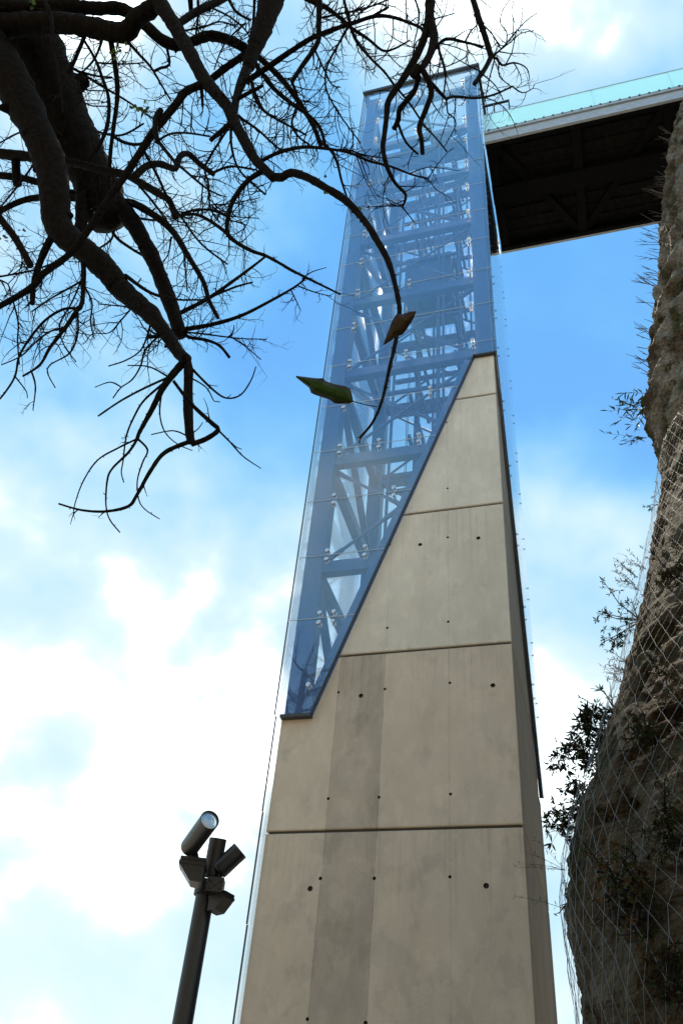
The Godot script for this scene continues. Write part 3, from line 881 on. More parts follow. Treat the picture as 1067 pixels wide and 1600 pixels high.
# ------------------------------------------------------------------ the bare tree
# Each line: distance at its root and at its tip (0 = taken from the branch it grows on), thickness at root and tip, then the bends.
# Thickness and bends are in photograph pixels; with the distance they give the real place and size in metres.
var limbs := [
	# great limbs, coming from the fork beyond the left edge
	[4.7, 4.4, 92, 66, -170, -190, -70, -95, 40, 45, 73, 108, 101, 180, 128, 240, 152, 290, 163, 322, 172, 348],
	[4.7, 3.5, 78, 34, -170, -170, -80, -20, 5, 100, 28, 150, 52, 195, 72, 238, 82, 270, 87, 310, 90, 346, 108, 373, 144, 400, 171, 427, 187, 448],
	[0, 3.1, 34, 17, 184, 445, 210, 470, 236, 491, 262, 525, 280, 552, 292, 562],
	[0, 3.0, 15, 14, 290, 560, 295, 580, 294, 623, 296, 671, 299, 692],
	[4.5, 3.9, 40, 27, -170, 60, -60, 46, 0, 42, 68, 36, 126, 40, 180, 50, 200, 48, 214, 30, 240, 10, 252, -14],
	[4.3, 4.1, 24, 15, -120, 0, 0, 8, 35, 12, 100, 9, 146, 13, 190, 14, 222, 34, 252, 61, 276, 70, 301, 65, 326, 56, 353, 61, 380, 74, 393, 88],
	[3.9, 3.1, 25, 14, 249, 4, 279, 50, 301, 90, 321, 126, 355, 166, 366, 191, 380, 216, 396, 245, 409, 260, 428, 278],
	[0, 2.35, 14, 4, 425, 276, 440, 277, 454, 270, 479, 277, 510, 294, 542, 315, 571, 347, 589, 376, 605, 405, 615, 436, 622, 469, 624, 490, 618, 534, 609, 573, 597, 625, 582, 660, 562, 684],
	[0, 3.9, 27, 22, 172, 300, 186, 318, 202, 340, 225, 377, 245, 418, 263, 464, 282, 522],
	[0, 4.2, 18, 20, 101, 210, 115, 240, 126, 265, 128, 310, 127, 360, 124, 388],
	[4.6, 3.7, 17, 10, -60, 230, 0, 240, 56, 246, 112, 254, 157, 265, 198, 274, 227, 290, 252, 305, 265, 314, 275, 340],
	[0, 0, 12, 8, 211, 276, 229, 260, 249, 256, 274, 263, 281, 245, 294, 240, 312, 256, 335, 273],
	[0, 0, 5, 3, 335, 269, 362, 260, 402, 266],
	[0, 0, 13, 14, 25, 243, 26, 268, 28, 288],
	[5.0, 5.0, 11, 11, -30, 270, 0, 274, 34, 278, 67, 287, 117, 303],
	[5.0, 4.9, 9, 10, -30, 345, 0, 330, 34, 314, 67, 308, 119, 310],
	[0, 3.2, 14, 9, 318, 131, 290, 144, 276, 162, 240, 207, 202, 265, 171, 310, 135, 364, 108, 398, 67, 429, 50, 449, 0, 478, -40, 490],
	[3.4, 3.2, 12, 11, -30, 300, 0, 340, 25, 373, 48, 414],
	[0, 0, 13, 8, 86, 362, 67, 400, 54, 440, 51, 475],
	# right-hand limbs
	[3.9, 3.7, 46, 20, 436, -40, 422, 5, 410, 45, 396, 79, 388, 105],
	[0, 3.4, 17, 11, 388, 103, 378, 128, 369, 155, 366, 180],
	[0, 0, 12, 11, 383, 86, 357, 103, 330, 124],
	[0, 4.1, 12, 13, 281, 36, 308, 18, 335, 5, 362, -10],
	[0, 0, 8, 5, 366, 157, 387, 146, 410, 134],
	[0, 0, 9, 7, 364, 190, 344, 207, 329, 219],
	[0, 0, 10, 7, 401, 86, 434, 117, 458, 146, 479, 178, 492, 202, 501, 228],
	[0, 0, 8, 5, 397, 96, 425, 135, 456, 162, 479, 178, 499, 198, 508, 226],
	[0, 3.2, 10, 2.5, 384, 128, 414, 108, 440, 90, 456, 79, 490, 58, 524, 45, 557, 34, 587, 25, 614, 27, 640, 36, 656, 43, 672, 56, 683, 72, 692, 97, 696, 117, 693, 146],
	[3.5, 3.4, 10, 7, 500, -30, 499, 0, 498, 45, 497, 65, 485, 85, 470, 106, 456, 128],
	[0, 0, 5, 3, 456, 128, 465, 157, 456, 193, 467, 214, 484, 226],
	[3.6, 3.5, 9, 2.5, 462, -14, 483, 0, 508, 11, 530, 27, 548, 43, 575, 61, 598, 79, 616, 76, 640, 63],
	[3.5, 3.3, 5, 2.5, 536, -10, 539, 7, 548, 43, 557, 65, 578, 90, 600, 112, 616, 133, 640, 162, 663, 196, 683, 218, 698, 237],
	[0, 0, 4, 2, 543, 43, 526, 74, 512, 101, 508, 124, 512, 146, 528, 175, 544, 198, 563, 223],
	[0, 0, 3.5, 2, 492, 78, 508, 112, 519, 133, 531, 136],
	[0, 0, 3.5, 2.5, 500, 28, 539, 20, 571, 13, 612, -3],
	[0, 0, 4.5, 4, 584, 24, 607, 11],
	[0, 0, 5, 3, 394, 128, 400, 148, 413, 173, 434, 187, 458, 200, 479, 211],
	[0, 0, 7, 3, 404, 254, 434, 239, 473, 230, 515, 233, 547, 239, 578, 252, 610, 260, 644, 273, 669, 279],
	[0, 0, 5, 3, 503, 224, 515, 233, 526, 252, 534, 284, 544, 314],
	[0, 0, 3.5, 2, 530, 234, 547, 235, 568, 242, 597, 247],
	[3.2, 3.0, 16, 7, 678, -30, 672, 0, 670, 29, 661, 63, 645, 97, 625, 130, 607, 157, 604, 180, 600, 214, 598, 230, 602, 253],
	[0, 3.0, 7, 4, 602, 250, 606, 265, 618, 287, 634, 305, 628, 324],
	[0, 0, 3, 1.5, 628, 322, 602, 322, 573, 324],
	[0, 0, 2.5, 1.5, 628, 323, 636, 333, 648, 348],
	[0, 3.0, 14, 11, 672, 30, 677, 50, 678, 63, 670, 88, 658, 108],
	[0, 3.0, 10, 7, 659, 108, 669, 126, 674, 144, 667, 166, 655, 198, 658, 216, 660, 241],
	[0, 0, 15, 13, 655, 104, 650, 112, 645, 121],
	[0, 0, 8, 8, 655, 118, 645, 146, 625, 169, 622, 187, 615, 202],
	[0, 0, 5, 3, 622, 194, 634, 222, 653, 241],
	[0, 0, 7, 5, 663, 118, 683, 140, 697, 155],
	[0, 0, 5, 3, 697, 155, 708, 151, 744, 153, 771, 148, 800, 135],
	[0, 0, 2.5, 1.2, 800, 135, 816, 145, 832, 138, 835, 131],
	[0, 0, 3, 2, 697, 155, 699, 177],
	[0, 0, 6, 3, 681, 74, 697, 61, 726, 66, 755, 73],
	[3.1, 3.0, 10, 9, 732, -30, 739, 0, 748, 29, 757, 56, 767, 89],
	[0, 0, 8, 7, 767, 88, 757, 108, 741, 131],
	[0, 0, 4.5, 1.2, 767, 88, 776, 92, 784, 102, 802, 98, 818, 103, 825, 112, 827, 126],
	[0, 0, 3.5, 1.2, 768, 90, 787, 72, 802, 54, 820, 34, 839, 20],
	[0, 0, 2.5, 1.2, 780, 79, 798, 65, 814, 52, 833, 48],
	[0, 0, 2.5, 2, 752, 36, 769, 54, 781, 75],
	[0, 0, 2, 1.5, 791, 68, 791, 49, 782, 38, 784, 18, 796, 0, 806, -12],
	[0, 0, 2, 1.2, 800, 58, 802, 35, 799, 18, 803, -4],
	[0, 0, 2.5, 1.2, 772, 94, 764, 124, 757, 158],
	[0, 0, 2.5, 1.5, 779, 98, 780, 119, 798, 135],
	[0, 0, 2.5, 1.2, 752, 115, 773, 133, 786, 156],
	[3.2, 3.2, 3.5, 2, 644, -12, 654, 18, 652, 45, 647, 67, 647, 84],
	[3.2, 3.2, 2.5, 1.5, 634, -8, 635, 25, 643, 47],
	[0, 0, 3, 2, 726, 66, 735, 49, 745, 39],
	[0, 0, 2.5, 1.5, 728, 67, 728, 88, 694, 105, 682, 103],
	[0, 0, 2.5, 1.2, 699, 176, 712, 193, 694, 229],
	[0, 0, 2.5, 1.5, 676, 30, 710, 21],
	# hanging sprays on the left
	[0, 3.4, 9, 7, 127, 392, 131, 420, 129, 472, 123, 483],
	[0, 0, 8, 3, 124, 480, 105, 509, 79, 543, 63, 570, 36, 588],
	[0, 0, 5, 3, 123, 482, 100, 483, 73, 499, 50, 525, 31, 556, 24, 588, 8, 614, -6, 630],
	[0, 0, 3.5, 2, 105, 512, 81, 517, 58, 533, 34, 556, 3, 570],
	[0, 0, 3.5, 2, 121, 487, 122, 520, 110, 551, 79, 570, 75, 583, 87, 606],
	[0, 0, 3.5, 1.5, 50, 581, 56, 604, 52, 641],
	[0, 0, 2.5, 1.5, 24, 588, 42, 612, 43, 622],
	[0, 0, 3, 2, 20, 466, 29, 504, 28, 533, 31, 570],
	[3.3, 3.3, 3, 2, -10, 434, 13, 444, 17, 462],
	[0, 0, 3, 2, 130, 432, 113, 472, 94, 507, 100, 538, 119, 565],
	[0, 0, 3.5, 2, 131, 445, 144, 472, 142, 504, 148, 529],
	[0, 0, 3.5, 2.5, 130, 438, 102, 454, 79, 467, 50, 487],
	[0, 0, 2.5, 2, 226, 483, 207, 480, 155, 475],
	[0, 0, 3, 1.5, 210, 474, 207, 480, 189, 501, 171, 520, 147, 521, 137, 529],
	[0, 0, 3.5, 2, 238, 498, 223, 543, 199, 562, 170, 572],
	[0, 0, 3.5, 2, 252, 522, 228, 546, 220, 572, 207, 593, 189, 606, 177, 622],
	[0, 0, 2.5, 1.5, 190, 605, 173, 597, 149, 605],
	[0, 3.0, 13, 6, 287, 566, 258, 601, 236, 643, 217, 678, 215, 688],
	[0, 2.9, 4.5, 2, 215, 686, 201, 707, 176, 732, 168, 751, 166, 789, 172, 812, 188, 832],
	[0, 2.9, 3.5, 1.5, 214, 686, 185, 700, 153, 719, 131, 751, 118, 786, 115, 806],
	[0, 2.9, 3.5, 1.5, 216, 686, 231, 703, 223, 723, 215, 751, 217, 780, 227, 796, 250, 811],
	[0, 0, 4.5, 3, 262, 590, 223, 608, 188, 627, 154, 650],
	[0, 0, 4.5, 2, 262, 594, 227, 624, 211, 649, 198, 681, 193, 719, 190, 738, 194, 754],
	[0, 0, 3, 1.5, 253, 612, 250, 646, 258, 675, 278, 694, 301, 704],
	[0, 0, 2.5, 2, 294, 682, 271, 673, 237, 679],
	[0, 2.8, 8, 3, 296, 690, 258, 707, 236, 735, 214, 774, 201, 791, 166, 799, 128, 797, 92, 787],
	[0, 2.9, 9, 5, 300, 694, 322, 686, 341, 672, 332, 662, 300, 632, 271, 595],
	[0, 0, 3.5, 1.5, 340, 671, 360, 691, 380, 713, 408, 732],
	[0, 0, 2, 1.2, 362, 692, 370, 699, 378, 702],
	[0, 0, 4.5, 1.8, 296, 572, 332, 608, 354, 622, 376, 617, 392, 595, 400, 573],
	[0, 0, 3, 1.5, 294, 588, 322, 605, 335, 627, 344, 628],
	[0, 0, 3, 2, 262, 588, 233, 573, 200, 571],
	[0, 0, 2.5, 1.5, 299, 678, 310, 670, 317, 660],
	# sprays in the middle
	[0, 0, 8, 3, 280, 516, 327, 508, 375, 494, 423, 470, 461, 448, 478, 434],
	[0, 0, 8, 3.5, 268, 496, 308, 476, 334, 461, 366, 438, 393, 418, 416, 400],
	[0, 0, 9, 3, 409, 268, 387, 283, 366, 310, 357, 337, 355, 359, 362, 373, 391, 391, 416, 400, 440, 413, 455, 422, 487, 438, 532, 460],
	[0, 0, 5, 4, 356, 338, 330, 328, 301, 329, 284, 334],
	[0, 0, 6, 5, 356, 365, 328, 345, 306, 335, 284, 336],
	[0, 0, 5.5, 3, 222, 230, 245, 272, 263, 310, 285, 341, 306, 371, 326, 391, 356, 413],
	[0, 3.8, 13, 6, 188, 318, 209, 318, 245, 339, 272, 364, 294, 400, 312, 429, 321, 448, 327, 470, 341, 497],
	[0, 0, 4.5, 2, 210, 281, 238, 314, 258, 341, 274, 366, 288, 398, 290, 422, 293, 456],
	[0, 0, 10, 8, 252, 172, 244, 185, 243, 205, 247, 222],
	[0, 0, 6, 2, 247, 220, 272, 251, 290, 267, 317, 290, 335, 301, 354, 308],
	[0, 0, 4, 3, 360, 196, 344, 220, 321, 260, 326, 287, 328, 321, 335, 337, 343, 347],
	[0, 0, 4.5, 3, 362, 192, 361, 220, 366, 247, 375, 267, 393, 285, 415, 304],
	[0, 0, 2.5, 1.5, 330, 320, 362, 318, 406, 309],
	[0, 0, 2.5, 1.5, 330, 320, 346, 333, 362, 338, 404, 341],
	[0, 0, 2.5, 1.5, 356, 343, 384, 353, 364, 368],
	[0, 0, 5, 3, 372, 180, 380, 187, 402, 202, 425, 223, 442, 238],
	[0, 0, 4.5, 3, 392, 122, 398, 153, 414, 175, 444, 192],
	[0, 0, 6, 4, 315, 138, 317, 166],
	[0, 0, 4, 3, 247, 220, 267, 209, 294, 208, 327, 213],
	[0, 0, 2.5, 1.5, 287, 152, 284, 197],
	[0, 0, 6.5, 2.5, 196, 430, 235, 457, 276, 468, 323, 468],
	[0, 0, 6.5, 4.5, 284, 518, 296, 527, 321, 531, 343, 540, 359, 559],
	[0, 0, 3.5, 1.5, 286, 519, 312, 521, 350, 526, 378, 529, 416, 530],
	[0, 0, 2.5, 1.5, 356, 527, 364, 520, 366, 508],
	[0, 0, 2.5, 1.5, 362, 527, 382, 540, 408, 562],
	[0, 0, 4.5, 3, 334, 462, 369, 448, 395, 441],
	[0, 0, 2.5, 1.5, 466, 447, 493, 457, 518, 463],
	[0, 0, 2.5, 1.2, 472, 436, 487, 425, 510, 418],
	[0, 0, 2.5, 1.2, 454, 452, 462, 468, 470, 485],
	[0, 0, 7, 6, 262, 520, 254, 524, 231, 527],
	[0, 0, 4, 3, 180, 345, 175, 373, 151, 391, 140, 402],
	[0, 0, 5.5, 3.5, 164, 335, 180, 368, 202, 386, 225, 400, 240, 409, 262, 430],
	[0, 0, 4.5, 3, 200, 338, 240, 344, 258, 340],
	[3.4, 3.4, 3.5, 3, -10, 434, 45, 424, 79, 413, 106, 400],
	[0, 0, 3.5, 2.5, 58, 250, 29, 290, -4, 330],
	[0, 0, 3, 2, 268, 370, 263, 398, 254, 409],
	# upper-left tangle
	[4.0, 3.6, 7, 2.5, 62, -12, 79, 22, 85, 67, 92, 112, 99, 176],
	[0, 0, 6, 4.5, 31, 44, 33, 101, 27, 158],
	[0, 0, 4, 7, 121, 46, 148, 90, 160, 121, 170, 153, 169, 191, 157, 225, 139, 252],
	[0, 0, 9, 5, 171, 50, 180, 101, 184, 146, 178, 198, 173, 240, 171, 296],
	[0, 0, 4.5, 2.5, 164, 50, 148, 92, 119, 122],
	[0, 0, 5.5, 2.5, 96, 98, 124, 112, 157, 133, 191, 153, 225, 175, 242, 188],
	[0, 0, 4.5, 3, 124, 112, 153, 119, 176, 121],
	[0, 0, 3.5, 2, 152, 98, 191, 100, 226, 98],
	[0, 0, 5.5, 2.5, 196, 60, 216, 83, 236, 105, 254, 135, 268, 158],
	[0, 0, 5, 4, 240, 112, 252, 106, 265, 101, 261, 74],
	[0, 0, 6.5, 6, 137, 46, 121, 85, 108, 114],
	[0, 0, 6, 4, 176, 212, 196, 223, 220, 225, 236, 210],
	[0, 0, 2.5, 2, 121, 146, 139, 164, 168, 166],
	[0, 0, 2.5, 2, 122, 137, 138, 141, 166, 142],
	[0, 0, 4, 3, 135, 192, 157, 207, 191, 211, 225, 193],
	[0, 0, 3.5, 2, 46, 202, 22, 211, -4, 226],
	[0, 0, 5, 4, 398, -12, 396, 34, 389, 67],
	[0, 0, 3.5, 2.5, 288, 48, 319, 42, 344, 34, 370, 42],
	[0, 0, 3.5, 2, 384, 36, 357, 61, 344, 83, 335, 109],
	[0, 0, 5, 3, 309, -10, 310, 22, 305, 64],
	[0, 0, 9, 7, 297, -10, 299, 20],
	[0, 0, 3.5, 2.5, 326, 10, 357, 25, 380, 43, 392, 60],
	[4.0, 4.0, 5, 4, 355, -6, 369, 18, 392, 32]]
var grown := []           # [pixel, distance, half thickness] of every bend built so far

func smooth_line(raw: PackedVector2Array, step: float) -> PackedVector2Array:
	var res := PackedVector2Array()
	for i in raw.size() - 1:
		var a := raw[maxi(i - 1, 0)]
		var b := raw[i]
		var c := raw[i + 1]
		var d := raw[mini(i + 2, raw.size() - 1)]
		var m := maxi(1, int(b.distance_to(c) / step))
		for k in m:
			res.append(b.cubic_interpolate(c, a, d, float(k) / m))
	res.append(raw[raw.size() - 1])
	return res

func tree() -> void:
	var t := thing("bare_tree", "leafless tree with thick dark limbs and tangled thorny twigs, overhanging from upper left", "tree")
	# trunk: from the ground beside the camera up to the fork the limbs leave
	var fork := at(-172, -180, 4.7)
	var foot := Vector3(-4.3, -0.1, 0.9)
	var s := Shape.new()
	var line := PackedVector3Array()
	var rad := PackedFloat32Array()
	for k in 13:
		var f := k / 12.0
		var p := foot.lerp(fork, f) + Vector3(sin(f * 4.0) * 0.25, 0, sin(f * 3.0) * 0.2) * (1.0 - f)
		line.append(p)
		rad.append(lerpf(0.42, 0.2, pow(f, 0.6)) + (0.16 * pow(1.0 - f, 6.0)))
	s.tint = Color(1.3, 1.25, 1.2)
	s.tube(line, rad, 18)
	make(s, "trunk", mats.bark, t)
	var wob := FastNoiseLite.new()
	wob.seed = 12
	wob.frequency = 0.05
	for q in limbs:
		var raw := PackedVector2Array()
		for k in range(4, q.size(), 2): raw.append(Vector2(q[k], q[k + 1]))
		var d0: float = q[0]
		if d0 == 0.0:
			var best := 1e9
			for g in grown:
				var gap: float = maxf(0.0, raw[0].distance_to(g[0]) - g[2] * 0.7)
				if gap < best:
					best = gap
					d0 = g[1]
			if best > 30.0: d0 = 3.6
		var long := 0.0
		for k in raw.size() - 1: long += raw[k].distance_to(raw[k + 1])
		var d1: float = q[1] if q[1] > 0.0 else d0 * (1.0 + rng.randf_range(-1.0, 1.0) * clampf(long * 0.0009, 0.01, 0.13))
		var pix := smooth_line(raw, 5.0)
		line = PackedVector3Array()
		rad = PackedFloat32Array()
		var run := 0.0
		var n := pix.size()
		for k in n:
			if k > 0: run += pix[k].distance_to(pix[k - 1])
			var f := clampf(run / maxf(long, 1.0), 0.0, 1.0)
			var d := lerpf(d0, d1, f)
			var w := lerpf(q[2], q[3], f) * (1.0 + 0.16 * wob.get_noise_2d(pix[k].x * 1.7, pix[k].y * 1.7 + q[2] * 31.0))
			line.append(at(pix[k].x, pix[k].y, d))
			rad.append(maxf(w, 1.3) * 0.5 * d / FOCAL)
			grown.append([pix[k], d, w * 0.5])
		s = Shape.new()
		var tone := rng.randf_range(0.75, 1.25)
		s.tint = Color(tone * 1.05, tone, tone * 0.95)
		if q[2] < 7 and rng.randf() < 0.25: s.tint = Color(1.9, 1.8, 1.6)
		if q[2] > 90: s.tint = Color(4.2, 3.4, 2.9)
		if q[2] > 13: s.lump = 0.16
		s.tube(line, rad, 18 if q[2] > 20 else (9 if q[2] > 7 else 6))
		# knobs and burrs on the thicker wood
		if q[2] > 9:
			for k in int(long / 55.0):
				var i := rng.randi_range(1, n - 2)
				var o := Vector3(rng.randfn(), rng.randfn(), rng.randfn()).normalized()
				s.tube(PackedVector3Array([line[i], line[i] + o * rad[i] * 0.9, line[i] + o * rad[i] * 1.35]), PackedFloat32Array([rad[i] * 0.6, rad[i] * 0.42, rad[i] * 0.16]), 7)
		var limb := make(s, "branch", mats.bark, t)
		twigs(line, rad, pix, q, limb)
	leaves(t)

func twig(s: Shape, from: Vector3, dir: Vector3, long: float, r: float, depth_left: int) -> void:
	var pts := PackedVector3Array([from])
	var rr := PackedFloat32Array([r])
	var d := dir
	var bend := Vector3(rng.randfn(), rng.randfn(), rng.randfn()) * 0.32
	var p := from
	var n := 5 if long > 0.05 else 3
	for k in n:
		d = (d + bend * 0.45 + Vector3(rng.randfn(), rng.randfn(), rng.randfn()) * 0.13).normalized()
		p += d * long / n
		pts.append(p)
		rr.append(lerpf(r, r * 0.35, (k + 1.0) / n))
		if depth_left > 0 and rng.randf() < 0.6:
			var o := Vector3(rng.randfn(), rng.randfn(), rng.randfn())
			o = (o - d * o.dot(d)).normalized()
			twig(s, p, (d * rng.randf_range(0.3, 1.0) + o).normalized(), long * rng.randf_range(0.15, 0.5), rr[k + 1] * 0.75, depth_left - 1)
	s.tube(pts, rr, 4, false)

func twigs(line: PackedVector3Array, rad: PackedFloat32Array, pix: PackedVector2Array, q: Array, limb: Node3D) -> void:
	var s := Shape.new()
	var n := line.size()
	for i in range(1, n):
		var p := pix[i]
		if p.x < -60 or p.y < -40: continue
		var span := p.distance_to(pix[i - 1])
		var often := 0.11
		if p.y > 545: often = 0.006
		elif q[2] > 22: often = 0.012
		elif p.x > 400 and p.y > 262 and q[2] >= 9: often = 0.002
		elif p.x > 590: often = 0.045
		elif p.y > 380 and p.x > 330: often = 0.075
		var along := (line[i] - line[i - 1]).normalized()
		var deep := 3.4
		if rng.randf() < often * span:
			var o := Vector3(rng.randfn(), rng.randfn(), rng.randfn())
			o = (o - along * o.dot(along)).normalized()
			var long := 0.05 + 0.17 * pow(rng.randf(), 1.6)
			if p.y > 545: long *= 0.45
			s.tint = Color.WHITE * rng.randf_range(0.7, 1.5)
			twig(s, line[i] + o * rad[i] * 0.5, (along * rng.randf_range(0.2, 1.1) + o).normalized(), long, minf(rad[i] * 0.7, 0.0026), 2 if long > 0.08 else 1)
		# thorns and leaf scars
		if q[2] < 16 and rng.randf() < 0.05 * span:
			var o := Vector3(rng.randfn(), rng.randfn(), rng.randfn())
			o = (o - along * o.dot(along)).normalized()
			s.tube(PackedVector3Array([line[i], line[i] + o * (rad[i] + 0.005)]), PackedFloat32Array([rad[i] * 0.6 + 0.0008, 0.0008]), 4, false)
	if s.v.size() > 0:
		var o := make(s, "twigs", mats.twig, limb)
		o.set_meta("kind", "stuff")

# a leaf blade between two outlines (upper and lower edge), arched out of its plane
func blade(upper: Array, lower: Array, deep: float, arch: float, mid_color: Color, rim_color: Color, parent: Node3D, label: String) -> void:
	var s := Shape.new()
	var rows := 9
	var spots := FastNoiseLite.new()
	spots.seed = 40
	spots.frequency = 0.09
	var up_line := smooth_line(PackedVector2Array(upper), 5.0)
	var n := 16
	var lo_line := smooth_line(PackedVector2Array(lower), 5.0)
	for side in 2:
		for i in n + 1:
			var a := up_line[int(roundf(i * (up_line.size() - 1.0) / n))]
			var b := lo_line[int(roundf(i * (lo_line.size() - 1.0) / n))]
			for j in rows + 1:
				var f := float(j) / rows
				var p := a.lerp(b, f)
				var bulge := arch * (1.0 - pow(2.0 * f - 1.0, 2.0)) * sin(PI * clampf(0.1 + 0.85 * i / n, 0, 1)) + 0.004 * spots.get_noise_2d(p.x * 3.0, p.y * 3.0)
				var rim := maxf(absf(f - 0.5) * 2.0, absf(i * 2.0 / n - 1.0) * 0.97)
				rim += 0.22 * spots.get_noise_2d(p.x, p.y)
				s.tint = mid_color.lerp(rim_color, smoothstep(0.62, 0.86, rim))
				if absf(f - 0.5) < 0.06: s.tint = s.tint.lerp(Color(0.06, 0.085, 0.02), 0.35)
				s.put(at(p.x, p.y, deep - bulge + 0.0012 * side), Vector3.ZERO)
	var stride := rows + 1
	var half := (n + 1) * stride
	for side in 2:
		for i in n:
			for j in rows:
				var a := side * half + i * stride + j
				var ids := [a, a + 1, a + stride, a + 1, a + stride + 1, a + stride]
				if side == 1: ids.reverse()
				s.ix.append_array(ids)
	for k in range(0, s.ix.size(), 3):
		var nn := (s.v[s.ix[k + 2]] - s.v[s.ix[k]]).cross(s.v[s.ix[k + 1]] - s.v[s.ix[k]])
		for e in 3: s.n[s.ix[k + e]] += nn
	for k in s.n.size(): s.n[k] = s.n[k].normalized()
	var o := make(s, "leaf", mats.leaf, parent)
	o.set_meta("label", label)

func leaf_shape(s: Shape, base: Vector3, dir: Vector3, face: Vector3, long: float, wide: float) -> void:
	var side := dir.cross(face).normalized() * wide * 0.5
	var up := side.cross(dir).normalized() * wide * 0.18
	var m := base + dir * long * 0.45
	var m2 := base + dir * long * 0.75 - up * 0.6
	var tip := base + dir * long - up * 1.4
	s.quad(base, m + side + up, m2 + side * 0.7, m2)
	s.tri(m2, m2 + side * 0.7, tip)
	s.quad(base, m2, m2 - side * 0.7, m - side + up)
	s.tri(m2, tip, m2 - side * 0.7)

func leaves(t: Node3D) -> void:
	var stem := Shape.new()
	stem.tint = Color(0.9, 1.5, 0.6)
	var pts := PackedVector3Array()
	for q in [[589, 635], [578, 634], [566, 631], [551, 627]]: pts.append(at(q[0], q[1], 2.39))
	stem.tube(pts, PackedFloat32Array([0.0016, 0.0014, 0.0014, 0.0016]), 6)
	make(stem, "leaf_stalk", mats.bark, t)
	blade([Vector2(552, 627), Vector2(547, 607), Vector2(538, 603), Vector2(522, 600), Vector2(508, 595), Vector2(506, 591), Vector2(495, 591), Vector2(478, 589), Vector2(462, 587)],
		[Vector2(552, 628), Vector2(545, 631), Vector2(522, 630), Vector2(516, 625), Vector2(501, 620), Vector2(486, 614), Vector2(483, 606), Vector2(474, 599), Vector2(463, 590)],
		2.4, 0.03, Color(0.02, 0.042, 0.006), Color(0.02, 0.01, 0.005), t, "large green leaf with dry brown edges hanging from a branch tip")
	blade([Vector2(649, 486), Vector2(638, 487), Vector2(628, 491), Vector2(620, 490), Vector2(612, 503), Vector2(606, 518), Vector2(599, 537)],
		[Vector2(650, 488), Vector2(646, 497), Vector2(637, 512), Vector2(628, 523), Vector2(618, 526), Vector2(612, 532), Vector2(600, 539)],
		2.36, 0.03, Color(0.045, 0.02, 0.008), Color(0.02, 0.009, 0.005), t, "dry brown curled leaf clinging to a branch")
	# small leaf clusters and buds
	for q in [[190, 78, 3.9, 9, 0], [182, 84, 3.9, 6, 0], [227, 172, 3.6, 8, 0], [218, 170, 3.6, 5, 0], [193, 96, 3.8, 3, 1], [15, 383, 3.3, 6, 2], [8, 372, 3.3, 5, 1], [35, 360, 3.3, 3, 2], [509, 277, 2.95, 2, 1], [580, 342, 2.65, 2, 1], [563, 328, 2.7, 1, 1], [506, 305, 2.95, 2, 1],
			[148, 327, 4.2, 3, 1], [182, 280, 4.2, 2, 1], [125, 366, 4.0, 2, 1], [70, 2, 4.2, 12, 0], [50, 4, 4.2, 10, 0], [364, 4, 3.9, 3, 1]]:
		var at0 := at(q[0], q[1], q[2])
		for k in int(q[3]):
			var s := Shape.new()
			var g := rng.randf_range(0.7, 1.3)
			s.tint = [Color(0.11, 0.17, 0.045), Color(0.14, 0.16, 0.06), Color(0.2, 0.09, 0.07)][q[4]] * g
			var dir := Vector3(rng.randfn(), rng.randfn(), rng.randfn()).normalized()
			var where := at0 + Vector3(rng.randfn(), rng.randfn(), rng.randfn()) * (0.014 if q[3] > 3 else 0.004)
			var size := 0.028 if q[4] == 0 else 0.018
			leaf_shape(s, where, dir, Vector3(rng.randfn(), rng.randfn(), rng.randfn()).normalized(), size * rng.randf_range(0.7, 1.2), size * 0.6)
			make(s, "leaf", mats.leaf, t)

# a second tree, beyond the left edge of the picture: its crown is what the lowest panes mirror
func far_tree() -> void:
	var t := thing("bare_tree", "leafless tall tree mirrored in the lowest glass panes of the tower", "tree")
	var s := Shape.new()
	s.tint = Color(1.1, 1.05, 1.0)
	var foot := Vector3(-12.6, -0.1, 0.2)
	var crown := Vector3(-11.3, 20.2, -1.4)
	s.tube(PackedVector3Array([foot, foot.lerp(crown, 0.35) + Vector3(0.3, 0, 0.2), foot.lerp(crown, 0.7), crown]), PackedFloat32Array([0.34, 0.26, 0.2, 0.13]), 14)
	make(s, "trunk", mats.bark, t)
	for k in 18:
		s = Shape.new()
		var from := foot.lerp(crown, 0.74 + 0.26 * k / 17.0)
		var a := k * 2.4
		limb_out(s, from, Vector3(cos(a), rng.randf_range(0.3, 1.2), sin(a)).normalized(), rng.randf_range(2.2, 3.8), 0.06, 4)
		make(s, "branch", mats.bark, t)

func limb_out(s: Shape, from: Vector3, dir: Vector3, long: float, r: float, left: int) -> void:
	var pts := PackedVector3Array([from])
	var rr := PackedFloat32Array([r])
	var d := dir
	var p := from
	var bend := Vector3(rng.randfn(), rng.randfn() * 0.5, rng.randfn()) * 0.25
	for k in 7:
		d = (d + bend * 0.3 + Vector3(rng.randfn(), rng.randfn(), rng.randfn()) * 0.16).normalized()
		p += d * long / 7.0
		pts.append(p)
		rr.append(lerpf(r, r * 0.3, (k + 1) / 7.0))
		if left > 0 and k > 0 and rng.randf() < 0.62:
			var o := Vector3(rng.randfn(), rng.randfn(), rng.randfn())
			o = (o - d * o.dot(d)).normalized()
			limb_out(s, p, (d * 0.7 + o).normalized(), long * rng.randf_range(0.3, 0.6), rr[k + 1] * 0.65, left - 1)
	s.tube(pts, rr, 6 if left > 1 else 4, false)

# ------------------------------------------------------------------ the cliff
var cliff_rows := []          # outline points of the cliff as seen from the path, bottom to top
var rock_noise: Array[FastNoiseLite] = []

func atz(px: float, py: float, z: float) -> Vector3:
	var d := at(px, py, 1.0) - EYE
	return EYE + d * (z / -d.z)

